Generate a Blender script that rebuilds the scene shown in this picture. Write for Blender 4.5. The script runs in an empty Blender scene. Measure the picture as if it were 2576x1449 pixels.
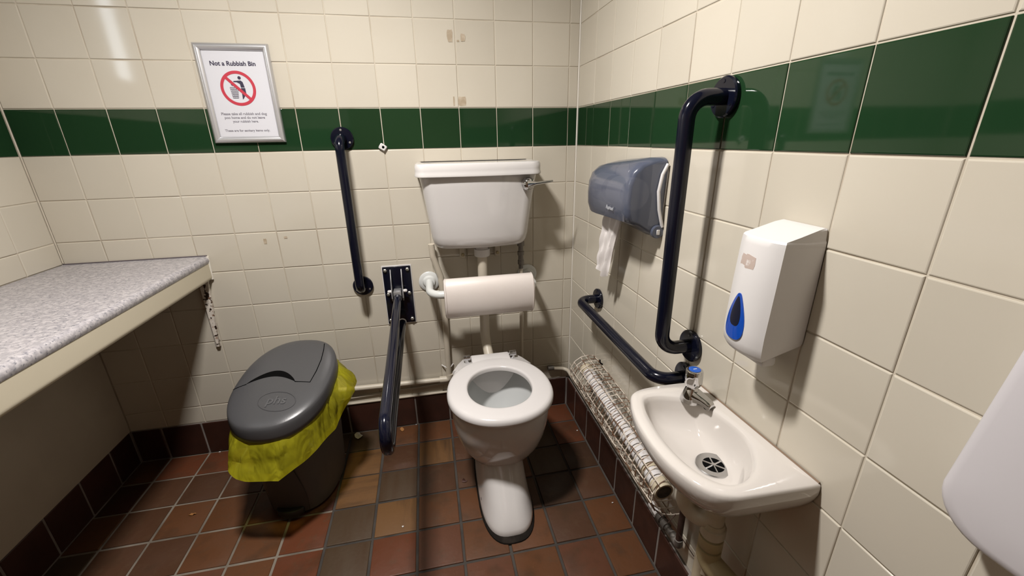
import bpy, bmesh, math, random
from mathutils import Vector, Matrix, Euler
random.seed(7)
S = bpy.context.scene
COL = S.collection
PI = math.pi

# ------------------------------------------------------------------ camera
cam = bpy.data.cameras.new('camera'); cam_o = bpy.data.objects.new('camera', cam); COL.objects.link(cam_o)
cam.sensor_width = 36.0; cam.sensor_fit = 'HORIZONTAL'; cam.lens = 36.0*1040.87/2576.0; cam.clip_start = 0.02
yaw, pit, rol = 0.1949, -0.3450, -0.0172
fw = Vector((math.sin(yaw)*math.cos(pit), math.cos(yaw)*math.cos(pit), math.sin(pit)))
r0 = fw.cross(Vector((0, 0, 1))).normalized(); u0 = r0.cross(fw)
rt = r0*math.cos(rol)+u0*math.sin(rol); up = -r0*math.sin(rol)+u0*math.cos(rol)
M = Matrix((rt, up, -fw)).transposed().to_4x4(); M.translation = Vector((-0.6514, -1.8013, 1.3418))
cam_o.matrix_world = M
S.camera = cam_o
# ------------------------------------------------------------------ world, exposure
w = bpy.data.worlds.new('world'); S.world = w; w.use_nodes = True
w.node_tree.nodes['Background'].inputs[0].default_value = (0.8, 0.85, 1, 1)
w.node_tree.nodes['Background'].inputs[1].default_value = 0.05
S.view_settings.view_transform = 'Standard'; S.view_settings.look = 'None'
S.view_settings.exposure = 0.0; S.view_settings.gamma = 1.0; S.view_settings.use_curve_mapping = False
cy = S.cycles
cy.max_bounces = 6; cy.diffuse_bounces = 4; cy.glossy_bounces = 3; cy.transparent_max_bounces = 6
cy.caustics_reflective = False; cy.caustics_refractive = False; cy.adaptive_threshold = 0.02
LAMP_W = 830.0          # emission of the ceiling lamp's diffuser
WINDOW_W = 7.5         # frosted daylight pane in the left wall

# ------------------------------------------------------------------ room measures
P = 0.152                     # wall tile pitch
XL, XR = -2.013, 0.0          # left and right walls
YB, YF = 0.0, -2.35           # back and front walls
ZC = 2.42
ZG = 1.3113                   # foot of the green band
SK = 0.163                    # skirting height

# ------------------------------------------------------------------ materials
ALB = 0.82             # overall reflectance of the painted, glazed and plastic surfaces
def mat(name, col, rough=0.5, metal=0.0, var=None, var2=None, bump=None, spec=0.5, coat=0.0, objcol=False, rnd=0.0,
        trans=0.0, alpha=1.0, emit=None, rvar=None, ior=1.5):
    m = bpy.data.materials.new(name); m.use_nodes = True
    nt = m.node_tree; N = nt.nodes; L = nt.links; b = N['Principled BSDF']
    k = 1.0 if metal > .6 else ALB
    col = tuple(c*k for c in col)
    b.inputs['Base Color'].default_value = (*col, 1); b.inputs['Roughness'].default_value = rough
    b.inputs['Metallic'].default_value = metal; b.inputs['Specular IOR Level'].default_value = spec
    b.inputs['Coat Weight'].default_value = coat; b.inputs['Coat Roughness'].default_value = 0.05
    b.inputs['Transmission Weight'].default_value = trans; b.inputs['Alpha'].default_value = alpha
    b.inputs['IOR'].default_value = ior
    if emit:
        b.inputs['Emission Color'].default_value = (*emit[0], 1); b.inputs['Emission Strength'].default_value = emit[1]
    tc = N.new('ShaderNodeTexCoord'); oi = N.new('ShaderNodeObjectInfo')
    # object coordinates shifted per object so copies differ
    ad = N.new('ShaderNodeVectorMath'); ad.operation = 'MULTIPLY_ADD'
    L.new(oi.outputs['Random'], ad.inputs[0]); ad.inputs[1].default_value = (17, 31, 23)
    L.new(tc.outputs['Object'], ad.inputs[2])
    src = None
    if objcol:
        src = oi.outputs['Color']
    def mixnoise(src, v):
        sc, colb, lo, hi = v[:4]
        n = N.new('ShaderNodeTexNoise'); n.inputs['Scale'].default_value = sc; n.inputs['Detail'].default_value = 5
        vec = ad.outputs[0]
        if len(v) > 4:
            mp = N.new('ShaderNodeVectorMath'); mp.operation = 'MULTIPLY'; mp.inputs[1].default_value = v[4]
            L.new(vec, mp.inputs[0]); vec = mp.outputs[0]
        L.new(vec, n.inputs['Vector'])
        r = N.new('ShaderNodeMapRange'); r.inputs[1].default_value = lo; r.inputs[2].default_value = hi
        L.new(n.outputs['Fac'], r.inputs[0])
        mx = N.new('ShaderNodeMix'); mx.data_type = 'RGBA'
        L.new(r.outputs[0], mx.inputs['Factor'])
        if src is None: mx.inputs['A'].default_value = (*col, 1)
        else: L.new(src, mx.inputs['A'])
        mx.inputs['B'].default_value = (*[c*k for c in colb], 1)
        return mx.outputs['Result']
    if var: src = mixnoise(src, var)
    if var2: src = mixnoise(src, var2)
    if rnd:
        r = N.new('ShaderNodeMapRange'); r.inputs[3].default_value = 1-rnd; r.inputs[4].default_value = 1+rnd*0.3
        L.new(oi.outputs['Random'], r.inputs[0])
        h = N.new('ShaderNodeHueSaturation'); L.new(r.outputs[0], h.inputs['Value'])
        if src is None: h.inputs['Color'].default_value = (*col, 1)
        else: L.new(src, h.inputs['Color'])
        src = h.outputs['Color']
    if src is not None: L.new(src, b.inputs['Base Color'])
    if bump:
        n = N.new('ShaderNodeTexNoise'); n.inputs['Scale'].default_value = bump[0]; n.inputs['Detail'].default_value = 3
        L.new(ad.outputs[0], n.inputs['Vector'])
        bp = N.new('ShaderNodeBump'); bp.inputs['Strength'].default_value = bump[1]; bp.inputs['Distance'].default_value = bump[2]
        L.new(n.outputs['Fac'], bp.inputs['Height']); L.new(bp.outputs[0], b.inputs['Normal'])
    if rvar:
        n = N.new('ShaderNodeTexNoise'); n.inputs['Scale'].default_value = rvar[0]; n.inputs['Detail'].default_value = 4
        L.new(ad.outputs[0], n.inputs['Vector'])
        r = N.new('ShaderNodeMapRange'); r.inputs[1].default_value = .35; r.inputs[2].default_value = .7
        r.inputs[3].default_value = rvar[1]; r.inputs[4].default_value = rvar[2]
        L.new(n.outputs['Fac'], r.inputs[0]); L.new(r.outputs[0], b.inputs['Roughness'])
    return m

CREAM = (0.63, 0.582, 0.488)
M_tile = mat('cream_tile', CREAM, 0.10, bump=(5, 0.05, 0.004), rnd=0.05, var=(3, (0.605, 0.553, 0.457), .45, .8))
M_green = mat('green_tile', (0.013, 0.041, 0.016), 0.05, bump=(4, 0.03, 0.003), rnd=0.10)
M_grout = mat('grout', (0.60, 0.54, 0.44), 0.9, var=(5, (0.40, 0.33, 0.25), .48, .75))
M_caulk = mat('white_sealant', (0.78, 0.74, 0.66), 0.5)
M_plaster = mat('painted_wall', (0.52, 0.46, 0.37), 0.55, bump=(40, .15, .002), var=(4, (0.46, 0.40, 0.32), .4, .7))
M_ceil = mat('ceiling_paint', (0.44, 0.43, 0.40), 0.9)
M_front = mat('front_wall_glaze', (0.42, 0.38, 0.31), 0.25)
M_frontgreen = mat('front_wall_green_glaze', (0.013, 0.046, 0.016), 0.1)
M_quarry = mat('quarry_tile', (0.3, 0.1, 0.05), 0.42, spec=.3, objcol=True, rnd=0.12, bump=(60, .35, .002), var=(9, (0.060, 0.033, 0.018), .52, .80), var2=(35, (0.095, 0.054, 0.03), .55, .95), rvar=(6, .30, .6))
M_ochre = mat('ochre_quarry_tile', (0.3, 0.17, 0.06), 0.45, spec=.3, objcol=True, rnd=0.06, bump=(60, .35, .002), var=(7, (0.066, 0.036, 0.018), .45, .72, (3.5, .5, 1)), rvar=(6, .35, .6))
M_skirt = mat('skirting_tile', (0.056, 0.022, 0.015), 0.38, rnd=0.25, bump=(40, .25, .002), var=(12, (0.040, 0.017, 0.012), .4, .7), spec=.35, rvar=(6, .28, .5))
M_fgroutD = mat('dark_floor_grout', (0.058, 0.049, 0.041), 0.85, var=(10, (0.026, 0.021, 0.018), .4, .7), bump=(50, .4, .003))
M_fgroutL = mat('light_floor_grout', (0.23, 0.195, 0.155), 0.85, var=(8, (0.10, 0.08, 0.06), .45, .75), bump=(50, .4, .003))
M_skgrout = mat('skirting_grout', (0.25, 0.22, 0.20), 0.85, var=(8, (0.12, 0.10, 0.085), .45, .75))
M_china = mat('white_china', (0.725, 0.70, 0.685), 0.07, coat=0.3, bump=(3, .05, .004))
M_china_in = mat('bowl_glaze', (0.62, 0.635, 0.63), 0.10)
M_seat = mat('white_seat_plastic', (0.69, 0.665, 0.655), 0.17)
M_basin = mat('basin_china', (0.675, 0.635, 0.595), 0.07, coat=0.3)
M_chrome = mat('chrome', (0.62, 0.62, 0.63), 0.06, 1.0)
M_steel = mat('brushed_steel', (0.62, 0.62, 0.62), 0.25, 1.0)
M_dark = mat('dark_void', (0.003, 0.003, 0.003), 0.9, spec=.05)
M_navy = mat('navy_gloss', (0.004, 0.005, 0.013), 0.16, spec=.38, rvar=(30, .12, .22))
M_navystreak = mat('navy_streaked', (0.005, 0.006, 0.016), 0.14, var=(14, (0.010, 0.010, 0.022), .5, .8, (1, .08, 1)), spec=.4)  # navy with faintly lighter streaks along the tube
M_bolt = mat('bolt_zinc', (0.36, 0.35, 0.32), 0.4, 0.8)
M_galv = mat('galvanised', (0.42, 0.42, 0.43), 0.4, 0.7, var=(22, (0.2, 0.2, 0.21), .45, .7))
M_whitepl = mat('white_plastic', (0.72, 0.70, 0.69), 0.32)
M_whitemet = mat('white_painted_tube', (0.70, 0.715, 0.70), 0.25)
M_pad = mat('vinyl_cushion', (0.80, 0.735, 0.69), 0.42, bump=(60, .12, .001), var=(6, (0.765, 0.69, 0.64), .4, .7))
M_pipe = mat('cream_painted_pipe', (0.60, 0.54, 0.44), 0.4, bump=(25, .3, .002))
M_pvc = mat('waste_pvc', (0.62, 0.55, 0.44), 0.4, var=(9, (0.45, 0.37, 0.24), .4, .7))
M_pvcyel = mat('aged_waste_pvc', (0.55, 0.46, 0.27), 0.45, var=(9, (0.40, 0.32, 0.18), .4, .7))
M_copper = mat('dull_copper', (0.06, 0.03, 0.022), 0.45, 0.4, var=(15, (0.14, 0.10, 0.09), .55, .75))
M_lead = mat('old_brass_fitting', (0.22, 0.20, 0.18), 0.5, 0.5, var=(20, (0.10, 0.09, 0.08), .4, .7))
M_bin = mat('grey_bin_plastic', (0.070, 0.070, 0.074), 0.33, bump=(260, .25, .0006))
M_bindark = mat('bin_body_plastic', (0.085, 0.077, 0.071), 0.5, bump=(200, .2, .0006))
M_black = mat('black_rubber', (0.012, 0.012, 0.012), 0.45)
M_mastic = mat('dirty_mastic', (0.016, 0.013, 0.011), 0.95, spec=.1, var=(18, (0.035, 0.028, 0.023), .5, .75), bump=(45, .6, .003))
M_alu = mat('satin_aluminium', (0.66, 0.66, 0.68), 0.36, 0.85)
M_paper = mat('poster_paper', (0.67, 0.67, 0.71), 0.35)
M_ink = mat('dark_ink', (0.035, 0.028, 0.06), 0.5)
M_inkgrey = mat('grey_ink', (0.22, 0.21, 0.24), 0.5)
M_red = mat('red_ink', (0.52, 0.035, 0.06), 0.5)
M_residue = mat('tape_residue', (0.40, 0.32, 0.22), 0.55, var=(40, (0.56, 0.47, 0.36), .4, .7))
M_residue2 = mat('label_residue', (0.52, 0.42, 0.37), 0.5, var=(60, (0.75, 0.72, 0.70), .58, .7))
M_lam = mat('speckled_laminate', (0.35, 0.335, 0.35), 0.32, var=(90, (0.49, 0.465, 0.475), .42, .62), var2=(170, (0.19, 0.19, 0.215), .55, .68))
M_shelfedge = mat('cream_edge', (0.62, 0.56, 0.43), 0.4, bump=(12, .2, .003))
M_rustpaint = mat('flaking_white_paint', (0.74, 0.68, 0.60), 0.5, var=(70, (0.035, 0.017, 0.010), .58, .60), var2=(120, (0.35, 0.20, 0.12), .60, .70), bump=(60, .6, .002))
M_smoke = mat('smoked_plastic', (0.105, 0.12, 0.170), 0.16, coat=0.3, alpha=0.82)
M_tissue = mat('tissue', (0.78, 0.74, 0.72), 0.85, bump=(90, .3, .001))
M_logo = mat('logo_print', (0.62, 0.64, 0.68), 0.5)
M_bluepl = mat('blue_plastic', (0.004, 0.065, 0.42), 0.12, coat=0.5)
M_navycore = mat('dark_core', (0.002, 0.004, 0.02), 0.3)
M_bluecap = mat('blue_tap_disc', (0.012, 0.09, 0.45), 0.3)
M_heater = mat('heater_enamel', (0.72, 0.70, 0.70), 0.4, var=(35, (0.50, 0.45, 0.42), .52, .72))
M_ivory = mat('ivory_plastic', (0.56, 0.49, 0.36), 0.45)
M_grime = mat('grimy_plug', (0.05, 0.045, 0.04), 0.7, var=(30, (0.16, 0.14, 0.12), .45, .7))
M_wire = mat('rusty_white_wire', (0.68, 0.60, 0.51), 0.5, var=(22, (0.15, 0.075, 0.04), .48, .56))
M_litter = mat('litter_paper', (0.66, 0.62, 0.57), 0.8)
M_leaf = mat('dry_leaf', (0.36, 0.16, 0.045), 0.7)
M_towel = mat('towel_dispenser_plastic', (0.66, 0.635, 0.66), 0.38)
def bag_mat():
    m = bpy.data.materials.new('yellow_bag_film'); m.use_nodes = True
    nt = m.node_tree; N = nt.nodes; L = nt.links; b = N['Principled BSDF']; out = N['Material Output']
    b.inputs['Base Color'].default_value = (0.43, 0.40, 0.020, 1); b.inputs['Roughness'].default_value = 0.16
    t = N.new('ShaderNodeBsdfTranslucent'); t.inputs['Color'].default_value = (0.55, 0.50, 0.02, 1)
    tr = N.new('ShaderNodeBsdfTransparent'); tr.inputs['Color'].default_value = (0.85, 0.80, 0.25, 1)
    m1 = N.new('ShaderNodeMixShader'); m1.inputs[0].default_value = 0.35
    m2 = N.new('ShaderNodeMixShader'); m2.inputs[0].default_value = 0.16
    L.new(b.outputs[0], m1.inputs[1]); L.new(t.outputs[0], m1.inputs[2])
    n0 = N.new('ShaderNodeTexNoise'); n0.inputs['Scale'].default_value = 9; n0.inputs['Detail'].default_value = 3; n0.inputs['Distortion'].default_value = 1.0
    mr = N.new('ShaderNodeMapRange'); mr.inputs[1].default_value = .35; mr.inputs[2].default_value = .65; mr.inputs[3].default_value = .08; mr.inputs[4].default_value = .5
    tc0 = N.new('ShaderNodeTexCoord'); mp0 = N.new('ShaderNodeMapping'); mp0.inputs['Scale'].default_value = (1.6, 1.6, .5); L.new(tc0.outputs['Object'], mp0.inputs[0]); L.new(mp0.outputs[0], n0.inputs['Vector'])
    L.new(n0.outputs['Fac'], mr.inputs[0]); L.new(mr.outputs[0], m2.inputs[0])
    L.new(m1.outputs[0], m2.inputs[1]); L.new(tr.outputs[0], m2.inputs[2]); L.new(m2.outputs[0], out.inputs[0])
    n = N.new('ShaderNodeTexNoise'); n.inputs['Scale'].default_value = 11; n.inputs['Detail'].default_value = 3; n.inputs['Distortion'].default_value = 1.2
    tc = N.new('ShaderNodeTexCoord'); mp = N.new('ShaderNodeMapping'); mp.inputs['Scale'].default_value = (1, 1, .35)
    L.new(tc.outputs['Object'], mp.inputs[0]); L.new(mp.outputs[0], n.inputs['Vector'])
    bp = N.new('ShaderNodeBump'); bp.inputs['Strength'].default_value = .9; bp.inputs['Distance'].default_value = .02
    L.new(n.outputs['Fac'], bp.inputs['Height']); L.new(bp.outputs[0], b.inputs['Normal'])
    return m
M_bag = bag_mat()
def emit_mat(name, col, s):
    return mat(name, (0.8, 0.8, 0.8), 0.5, emit=(col, s))

# ------------------------------------------------------------------ mesh helpers (world coordinates)
def V(*a): return Vector(a)
def finish(bm, name, sharp=38):
    bmesh.ops.remove_doubles(bm, verts=bm.verts, dist=1e-6)
    bmesh.ops.recalc_face_normals(bm, faces=bm.faces)
    if sharp:
        a = math.radians(sharp)
        for f in bm.faces: f.smooth = True
        for e in bm.edges:
            if len(e.link_faces) == 2 and e.calc_face_angle(0) > a: e.smooth = False
    me = bpy.data.meshes.new(name); bm.to_mesh(me); bm.free()
    return me
class MB:
    def __init__(s): s.bm = bmesh.new()
    def box(s, lo, hi, bev=0.0, seg=2, rot=None, pivot=None):
        t = bmesh.new(); bmesh.ops.create_cube(t, size=1.0)
        lo = Vector(lo); hi = Vector(hi); c = (lo+hi)/2; d = hi-lo
        for v in t.verts: v.co = Vector((v.co.x*d.x, v.co.y*d.y, v.co.z*d.z))+c
        if bev: bmesh.ops.bevel(t, geom=list(t.edges), offset=bev, segments=seg, profile=.5, affect='EDGES')
        if rot is not None:
            bmesh.ops.rotate(t, verts=t.verts, cent=pivot or c, matrix=rot)
        s._join(t); return s
    def _join(s, t):
        m = {v: s.bm.verts.new(v.co) for v in t.verts}
        for f in t.faces:
            try: s.bm.faces.new([m[v] for v in f.verts])
            except ValueError: pass
        t.free()
    def loft(s, rings, cap0=True, cap1=True, closed=True):
        vs = [[s.bm.verts.new(p) for p in r] for r in rings]
        n = len(rings[0])
        for a, b in zip(vs, vs[1:]):
            for i in range(n if closed else n-1):
                j = (i+1) % n
                s.bm.faces.new((a[i], a[j], b[j], b[i]))
        if cap0: s.bm.faces.new(vs[0][::-1])
        if cap1: s.bm.faces.new(vs[-1])
        return s
    def tube(s, pts, r, n=14, fil=0.0, seg=6, caps=True):
        pts = [Vector(p) for p in pts]
        path = fillet(pts, fil, seg) if fil else pts
        rings = []
        t = (path[1]-path[0]).normalized()
        a = Vector((0, 0, 1)) if abs(t.z) < .9 else Vector((1, 0, 0))
        u = t.cross(a).normalized()
        for i, p in enumerate(path):
            if i == 0: d = path[1]-path[0]
            elif i == len(path)-1: d = path[-1]-path[-2]
            else: d = (path[i+1]-p).normalized()+(p-path[i-1]).normalized()
            d.normalize()
            u = (u-d*u.dot(d)).normalized(); v = d.cross(u)
            rr = r(i/(len(path)-1)) if callable(r) else r
            rings.append([p+(u*math.cos(2*PI*k/n)+v*math.sin(2*PI*k/n))*rr for k in range(n)])
        return s.loft(rings, caps, caps)
    def lathe(s, base, axis, prof, n=24):
        # prof: list of (distance along axis, radius)
        axis = Vector(axis).normalized(); base = Vector(base)
        a = Vector((0, 0, 1)) if abs(axis.z) < .9 else Vector((1, 0, 0))
        u = axis.cross(a).normalized(); v = axis.cross(u)
        return s.loft([[base+axis*h+(u*math.cos(2*PI*k/n)+v*math.sin(2*PI*k/n))*max(r, 1e-4) for k in range(n)] for h, r in prof])
    def prism(s, poly, vec, bev=0.0, seg=2):
        # poly: 3d points, extruded by vec
        t = bmesh.new()
        vs = [t.verts.new(Vector(p)) for p in poly]; f = t.faces.new(vs)
        ex = bmesh.ops.extrude_face_region(t, geom=[f])
        nv = [e for e in ex['geom'] if isinstance(e, bmesh.types.BMVert)]
        bmesh.ops.translate(t, verts=nv, vec=Vector(vec))
        bmesh.ops.recalc_face_normals(t, faces=t.faces)
        if bev:
            es = [e for e in t.edges if e.calc_face_angle(0) > math.radians(30)]
            bmesh.ops.bevel(t, geom=es, offset=bev, segments=seg, profile=.5, affect='EDGES')
        s._join(t); return s
    def mesh(s, name, sharp=38): return finish(s.bm, name, sharp)
def fillet(pts, R, seg):
    out = [pts[0]]
    for i in range(1, len(pts)-1):
        p, a, b = pts[i], pts[i-1], pts[i+1]
        da = (a-p); db = (b-p); la, lb = da.length, db.length; da /= la; db /= lb
        ang = da.angle(db)
        if abs(ang-PI) < .02: out.append(p); continue
        t = min(R/math.tan(ang/2), la*.49, lb*.49); rr = t*math.tan(ang/2)
        c = p+(da+db).normalized()*(rr/math.sin(ang/2))
        s0 = p+da*t; s1 = p+db*t
        v0 = s0-c; v1 = s1-c; tot = v0.angle(v1)
        ax = v0.cross(v1).normalized()
        for k in range(seg+1):
            out.append(c+Matrix.Rotation(tot*k/seg, 3, ax) @ v0)
    out.append(pts[-1]); return out

def sup(xc, yc, wx, lf, lb, z, n=48, p=2.3, ang=0.0, zf=None):
    """horizontal superellipse ring: half width wx, front (-y) length lf, back length lb"""
    out = []
    for k in range(n):
        t = 2*PI*k/n; c, s_ = math.cos(t), math.sin(t)
        x = math.copysign(abs(c)**(2/p), c)*wx
        y = math.copysign(abs(s_)**(2/p), s_)*(lb if s_ > 0 else lf)
        if ang: x, y = x*math.cos(ang)-y*math.sin(ang), x*math.sin(ang)+y*math.cos(ang)
        out.append(Vector((xc+x, yc+y, z if zf is None else zf(x, y))))
    return out

# ------------------------------------------------------------------ object helpers
def link(o): COL.objects.link(o); return o
def tag(o, label=None, cat=None, group=None, kind=None):
    if label: o['label'] = label
    if cat: o['category'] = cat
    if group: o['group'] = group
    if kind: o['kind'] = kind
    return o
def thing(name, loc, label, cat, group=None):
    o = link(bpy.data.objects.new(name, None)); o.empty_display_size = .05
    o.location = Vector(loc); return tag(o, label, cat, group)
def part(name, me, m, root, sub=None, label=None):
    """me in world coordinates; root the thing's Empty; sub a part to hang a sub-part on"""
    if isinstance(me, MB): me = me.mesh(name)
    me.transform(Matrix.Translation(-root.location)); me.name = name
    me.materials.append(m)
    o = link(bpy.data.objects.new(name, me)); o.parent = sub or root
    if label: o['label'] = label
    return o
def solo(name, me, m, label=None, cat=None, group=None, kind=None, loc=None):
    if isinstance(me, MB): me = me.mesh(name)
    if loc is not None: me.transform(Matrix.Translation(-Vector(loc)))
    me.materials.append(m); me.name = name
    o = link(bpy.data.objects.new(name, me))
    if loc is not None: o.location = Vector(loc)
    return tag(o, label, cat, group, kind)

# ================================================================== STRUCTURE
TH = 0.10
def slab(name, lo, hi, m): return solo(name, MB().box(lo, hi), m, kind='structure')
G = 0.006                      # grout face sits this far behind the tile face
floorD = slab('floor', (XL-TH, YF-TH, -0.10), (XR+TH, YB+TH, -0.0045), M_fgroutD)
wall_b = slab('wall_back', (XL-TH, YB+G*.35, -0.1), (XR+TH, YB+TH, ZC+.1), M_grout)
wall_r = slab('wall_right', (XR+G*.35, YF-TH, -0.1), (XR+TH, YB, ZC+.1), M_grout)
ceil = slab('ceiling', (XL-TH, YF-TH, ZC), (XR+TH, YB+TH, ZC+.1), M_ceil)
# left wall: with an opening for a narrow frosted window
WY0, WY1, WZ0, WZ1 = -0.79, -0.66, 1.63, 2.10
lw = MB()
lw.box((XL-TH, YF-TH, -0.1), (XL-G*.35, WY0, ZC+.1)); lw.box((XL-TH, WY1, -0.1), (XL-G*.35, YB, ZC+.1))
lw.box((XL-TH, WY0, -0.1), (XL-G*.35, WY1, WZ0)); lw.box((XL-TH, WY0, WZ1), (XL-G*.35, WY1, ZC+.1))
wall_l = solo('wall_left', lw, M_grout, kind='structure')
win = link(bpy.data.objects.new('window_1', None)); win.location = (XL, (WY0+WY1)/2, WZ0); tag(win, kind='structure')
part('pane', MB().box((XL-.016, WY0, WZ0), (XL-.008, WY1, WZ1)), emit_mat('frosted_daylight', (0.85, 0.93, 1.0), WINDOW_W), win)
fr = MB()
for a in ((WY0, WY0+.012, WZ0, WZ1), (WY1-.012, WY1, WZ0, WZ1), (WY0, WY1, WZ0, WZ0+.012), (WY0, WY1, WZ1-.012, WZ1)):
    fr.box((XL-.012, a[0], a[2]), (XL-.002, a[1], a[3]))
part('window_frame', fr, M_whitepl, win)
# front wall, behind the camera
wf = slab('wall_front', (XL-TH, YF-TH, -0.1), (XR+TH, YF, ZC+.1), M_front)
part('green_band', MB().box((XL, YF, ZG), (XR, YF+.004, ZG+P)), M_frontgreen, wf)
dr0 = solo('added_door_1', MB().box((-1.25, YF+.001, 0), (-.28, YF+.045, 2.05), .004, 1), mat('added_door_brown', (.16, .085, .045), .4), kind='structure', loc=(-.76, YF, 0))  # dark door added behind the camera to cut bounced fill light
part('door_handle', MB().tube([(-1.16, YF+.05, 1.0), (-1.16, YF+.085, 1.0), (-1.05, YF+.085, 1.0)], .010, 12, fil=.02), M_steel, dr0)
# painted lower part of the left wall, under the shelf
part('painted_panel', MB().box((XL-G, YF, SK), (XL+.001, YB-.002, .905)), M_plaster, wall_l)
part('corner_sealant', MB().tube([(XR-.001, YB-.001, SK), (XR-.001, YB-.001, ZC)], .004, 8), M_caulk, wall_r)
part('corner_sealant', MB().tube([(XL+.001, YB-.001, .93), (XL+.001, YB-.001, ZC)], .0025, 8), M_grout, wall_l)

# ---- glazed tiles: one mesh per size, shared
_tc = {}
def tile_mesh(wd, ht, m, th=0.008, b=0.0016):
    k = (round(wd, 3), round(ht, 3), m.name, th)
    if k in _tc: return _tc[k]
    a, c = wd/2, ht/2
    rings = []
    for (d, ins) in ((-th, 0), (-b, 0), (-b*.35, b*.5), (0, b*1.4)):
        rings.append([V(-a+ins, d, -c+ins), V(a-ins, d, -c+ins), V(a-ins, d, c-ins), V(-a+ins, d, c-ins)])
    # local frame: +y is outward
    me = MB().loft(rings, cap0=False).mesh('wall_tile', 20); me.materials.append(m)
    _tc[k] = me; return me
GAP = 0.0028
def wall_tile(parent, name, p, rz, wd, ht, m):
    o = link(bpy.data.objects.new(name, tile_mesh(wd-GAP, ht-GAP, m)))
    o.parent = parent; o.location = p
    o.rotation_euler = (random.gauss(0, .0016), random.gauss(0, .0008), rz+random.gauss(0, .0016))
    return o
def rows():
    z = ZG; out = [(ZG, ZG+P, True)]
    k = 1
    while ZG+P*k < ZC-.001:
        out.append((ZG+P*k, min(ZG+P*(k+1), ZC), False)); k += 1
    k = 0
    while ZG-P*k > SK+.001:
        out.append((max(ZG-P*(k+1), SK), ZG-P*k, False)); k += 1
    return out
def field(parent, joints, place, rz, zmin=None, skip=None):
    for (z0, z1, gr) in rows():
        if zmin is not None:
            if z1 <= zmin+.01: continue
            z0 = max(z0, zmin)
        if z1-z0 < .01: continue
        for a, b in zip(joints, joints[1:]):
            if abs(b-a) < .012: continue
            if skip and skip(min(a, b), max(a, b), z0, z1): continue
            j = random.gauss(0, .0003)
            wall_tile(parent, 'green_tile' if gr else 'wall_tile', place((a+b)/2, (z0+z1)/2, j), rz, abs(b-a), z1-z0, M_green if gr else M_tile)
s0 = 0.0431
jb = [-.003]+[-s0-P*k for k in range(13)]+[XL+.002]
field(wall_b, jb, lambda c, z, j: (c, YB+j, z), PI)
q0 = 0.1755
jr = [-.003]+[-(q0+P*k) for k in range(14)]+[YF]
field(wall_r, jr, lambda c, z, j: (XR+j, c, z), PI/2)
jl = [-.003]+[-(P*k) for k in range(1, 16)]+[YF]
field(wall_l, jl, lambda c, z, j: (XL+j, c, z), -PI/2, zmin=.925, skip=lambda a, b, z0, z1: b > WY0 and a < WY1 and z1 > WZ0 and z0 < WZ1)
# old tape residue on the tiles
def blob(c, sx, sz, m, parent, name='adhesive_residue', seed=0):
    r = random.Random(seed); n = 14; pts = []
    for k in range(n):
        t = 2*PI*k/n; q = 1/max(abs(math.cos(t)), abs(math.sin(t)))*r.uniform(.86, 1.04)
        pts.append(V(c[0]+math.cos(t)*q*sx/2, c[1], c[2]+math.sin(t)*q*sz/2))
    return part(name, MB().prism(pts, (0, -.0006, 0)), m, parent)
blob((-.519, -.0006, 1.713), .022, .042, M_residue, wall_b, seed=1)
blob((-.470, -.0006, 1.708), .018, .026, M_residue, wall_b, seed=2)
blob((-.489, -.0006, 1.697), .010, .006, M_residue, wall_b, seed=3)
blob((-.484, -.0006, 1.487), .034, .036, M_residue, wall_b, seed=4)
blob((-.517, -.0006, 1.487), .006, .034, M_residue, wall_b, seed=5)
blob((-1.307, -.0006, .971), .012, .022, M_residue, wall_b, seed=6)
blob((-1.229, -.0006, .982), .014, .010, M_residue, wall_b, seed=7)

# ---- floor: quarry tiles
part('light_grout_bed', MB().box((XL, YF, -.02), (-1.113, YB, -.0040)), M_fgroutL, floorD)
fx = [-0.012, -0.150, -0.308, -0.467, -0.6285, -0.787, -0.9455, -1.108, -1.264, -1.420, -1.577, -1.734, -1.892, XL]
fy = [-0.004, -0.146, -0.305, -0.466, -0.625]+[-0.625-.1595*k for k in range(1, 12)]
fy = [y for y in fy if y > YF]+[YF]
RED = (0.129, 0.042, 0.0192); ORG = (0.123, 0.051, 0.0222); BRN = (0.084, 0.0396, 0.0216); GRY = (0.075, 0.048, 0.0282)
OCH = (0.156, 0.078, 0.03); DRK = (0.057, 0.03, 0.018); PNK = (0.123, 0.051, 0.0288); MAR = (0.066, 0.0228, 0.0132)
special = {(6, 1): OCH, (6, 2): OCH, (6, 3): GRY, (6, 4): GRY, (6, 5): GRY, (5, 1): BRN, (5, 2): GRY, (5, 3): OCH, (5, 4): RED, (5, 0): ORG,
           (4, 0): ORG, (4, 1): OCH, (4, 2): BRN, (4, 3): ORG, (4, 4): PNK, (4, 5): PNK, (3, 0): RED, (3, 1): BRN, (3, 2): BRN, (3, 3): ORG, (3, 4): ORG, (3, 5): PNK,
           (2, 4): ORG, (2, 5): ORG, (1, 2): GRY, (1, 3): DRK, (1, 4): BRN, (1, 1): GRY, (1, 5): PNK, (0, 0): RED, (0, 1): RED, (0, 2): DRK, (0, 3): BRN, (0, 4): ORG, (0, 5): ORG,
           (7, 4): RED, (7, 3): RED, (8, 3): ORG, (8, 4): ORG, (9, 3): ORG, (9, 4): PNK, (10, 4): MAR, (10, 2): ORG, (9, 2): ORG, (10, 1): BRN, (9, 1): BRN, (11, 4): ORG, (8, 1): BRN, (10, 0): RED, (9, 0): RED, (11, 1): BRN, (11, 2): BRN}
_fc = {}
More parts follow.
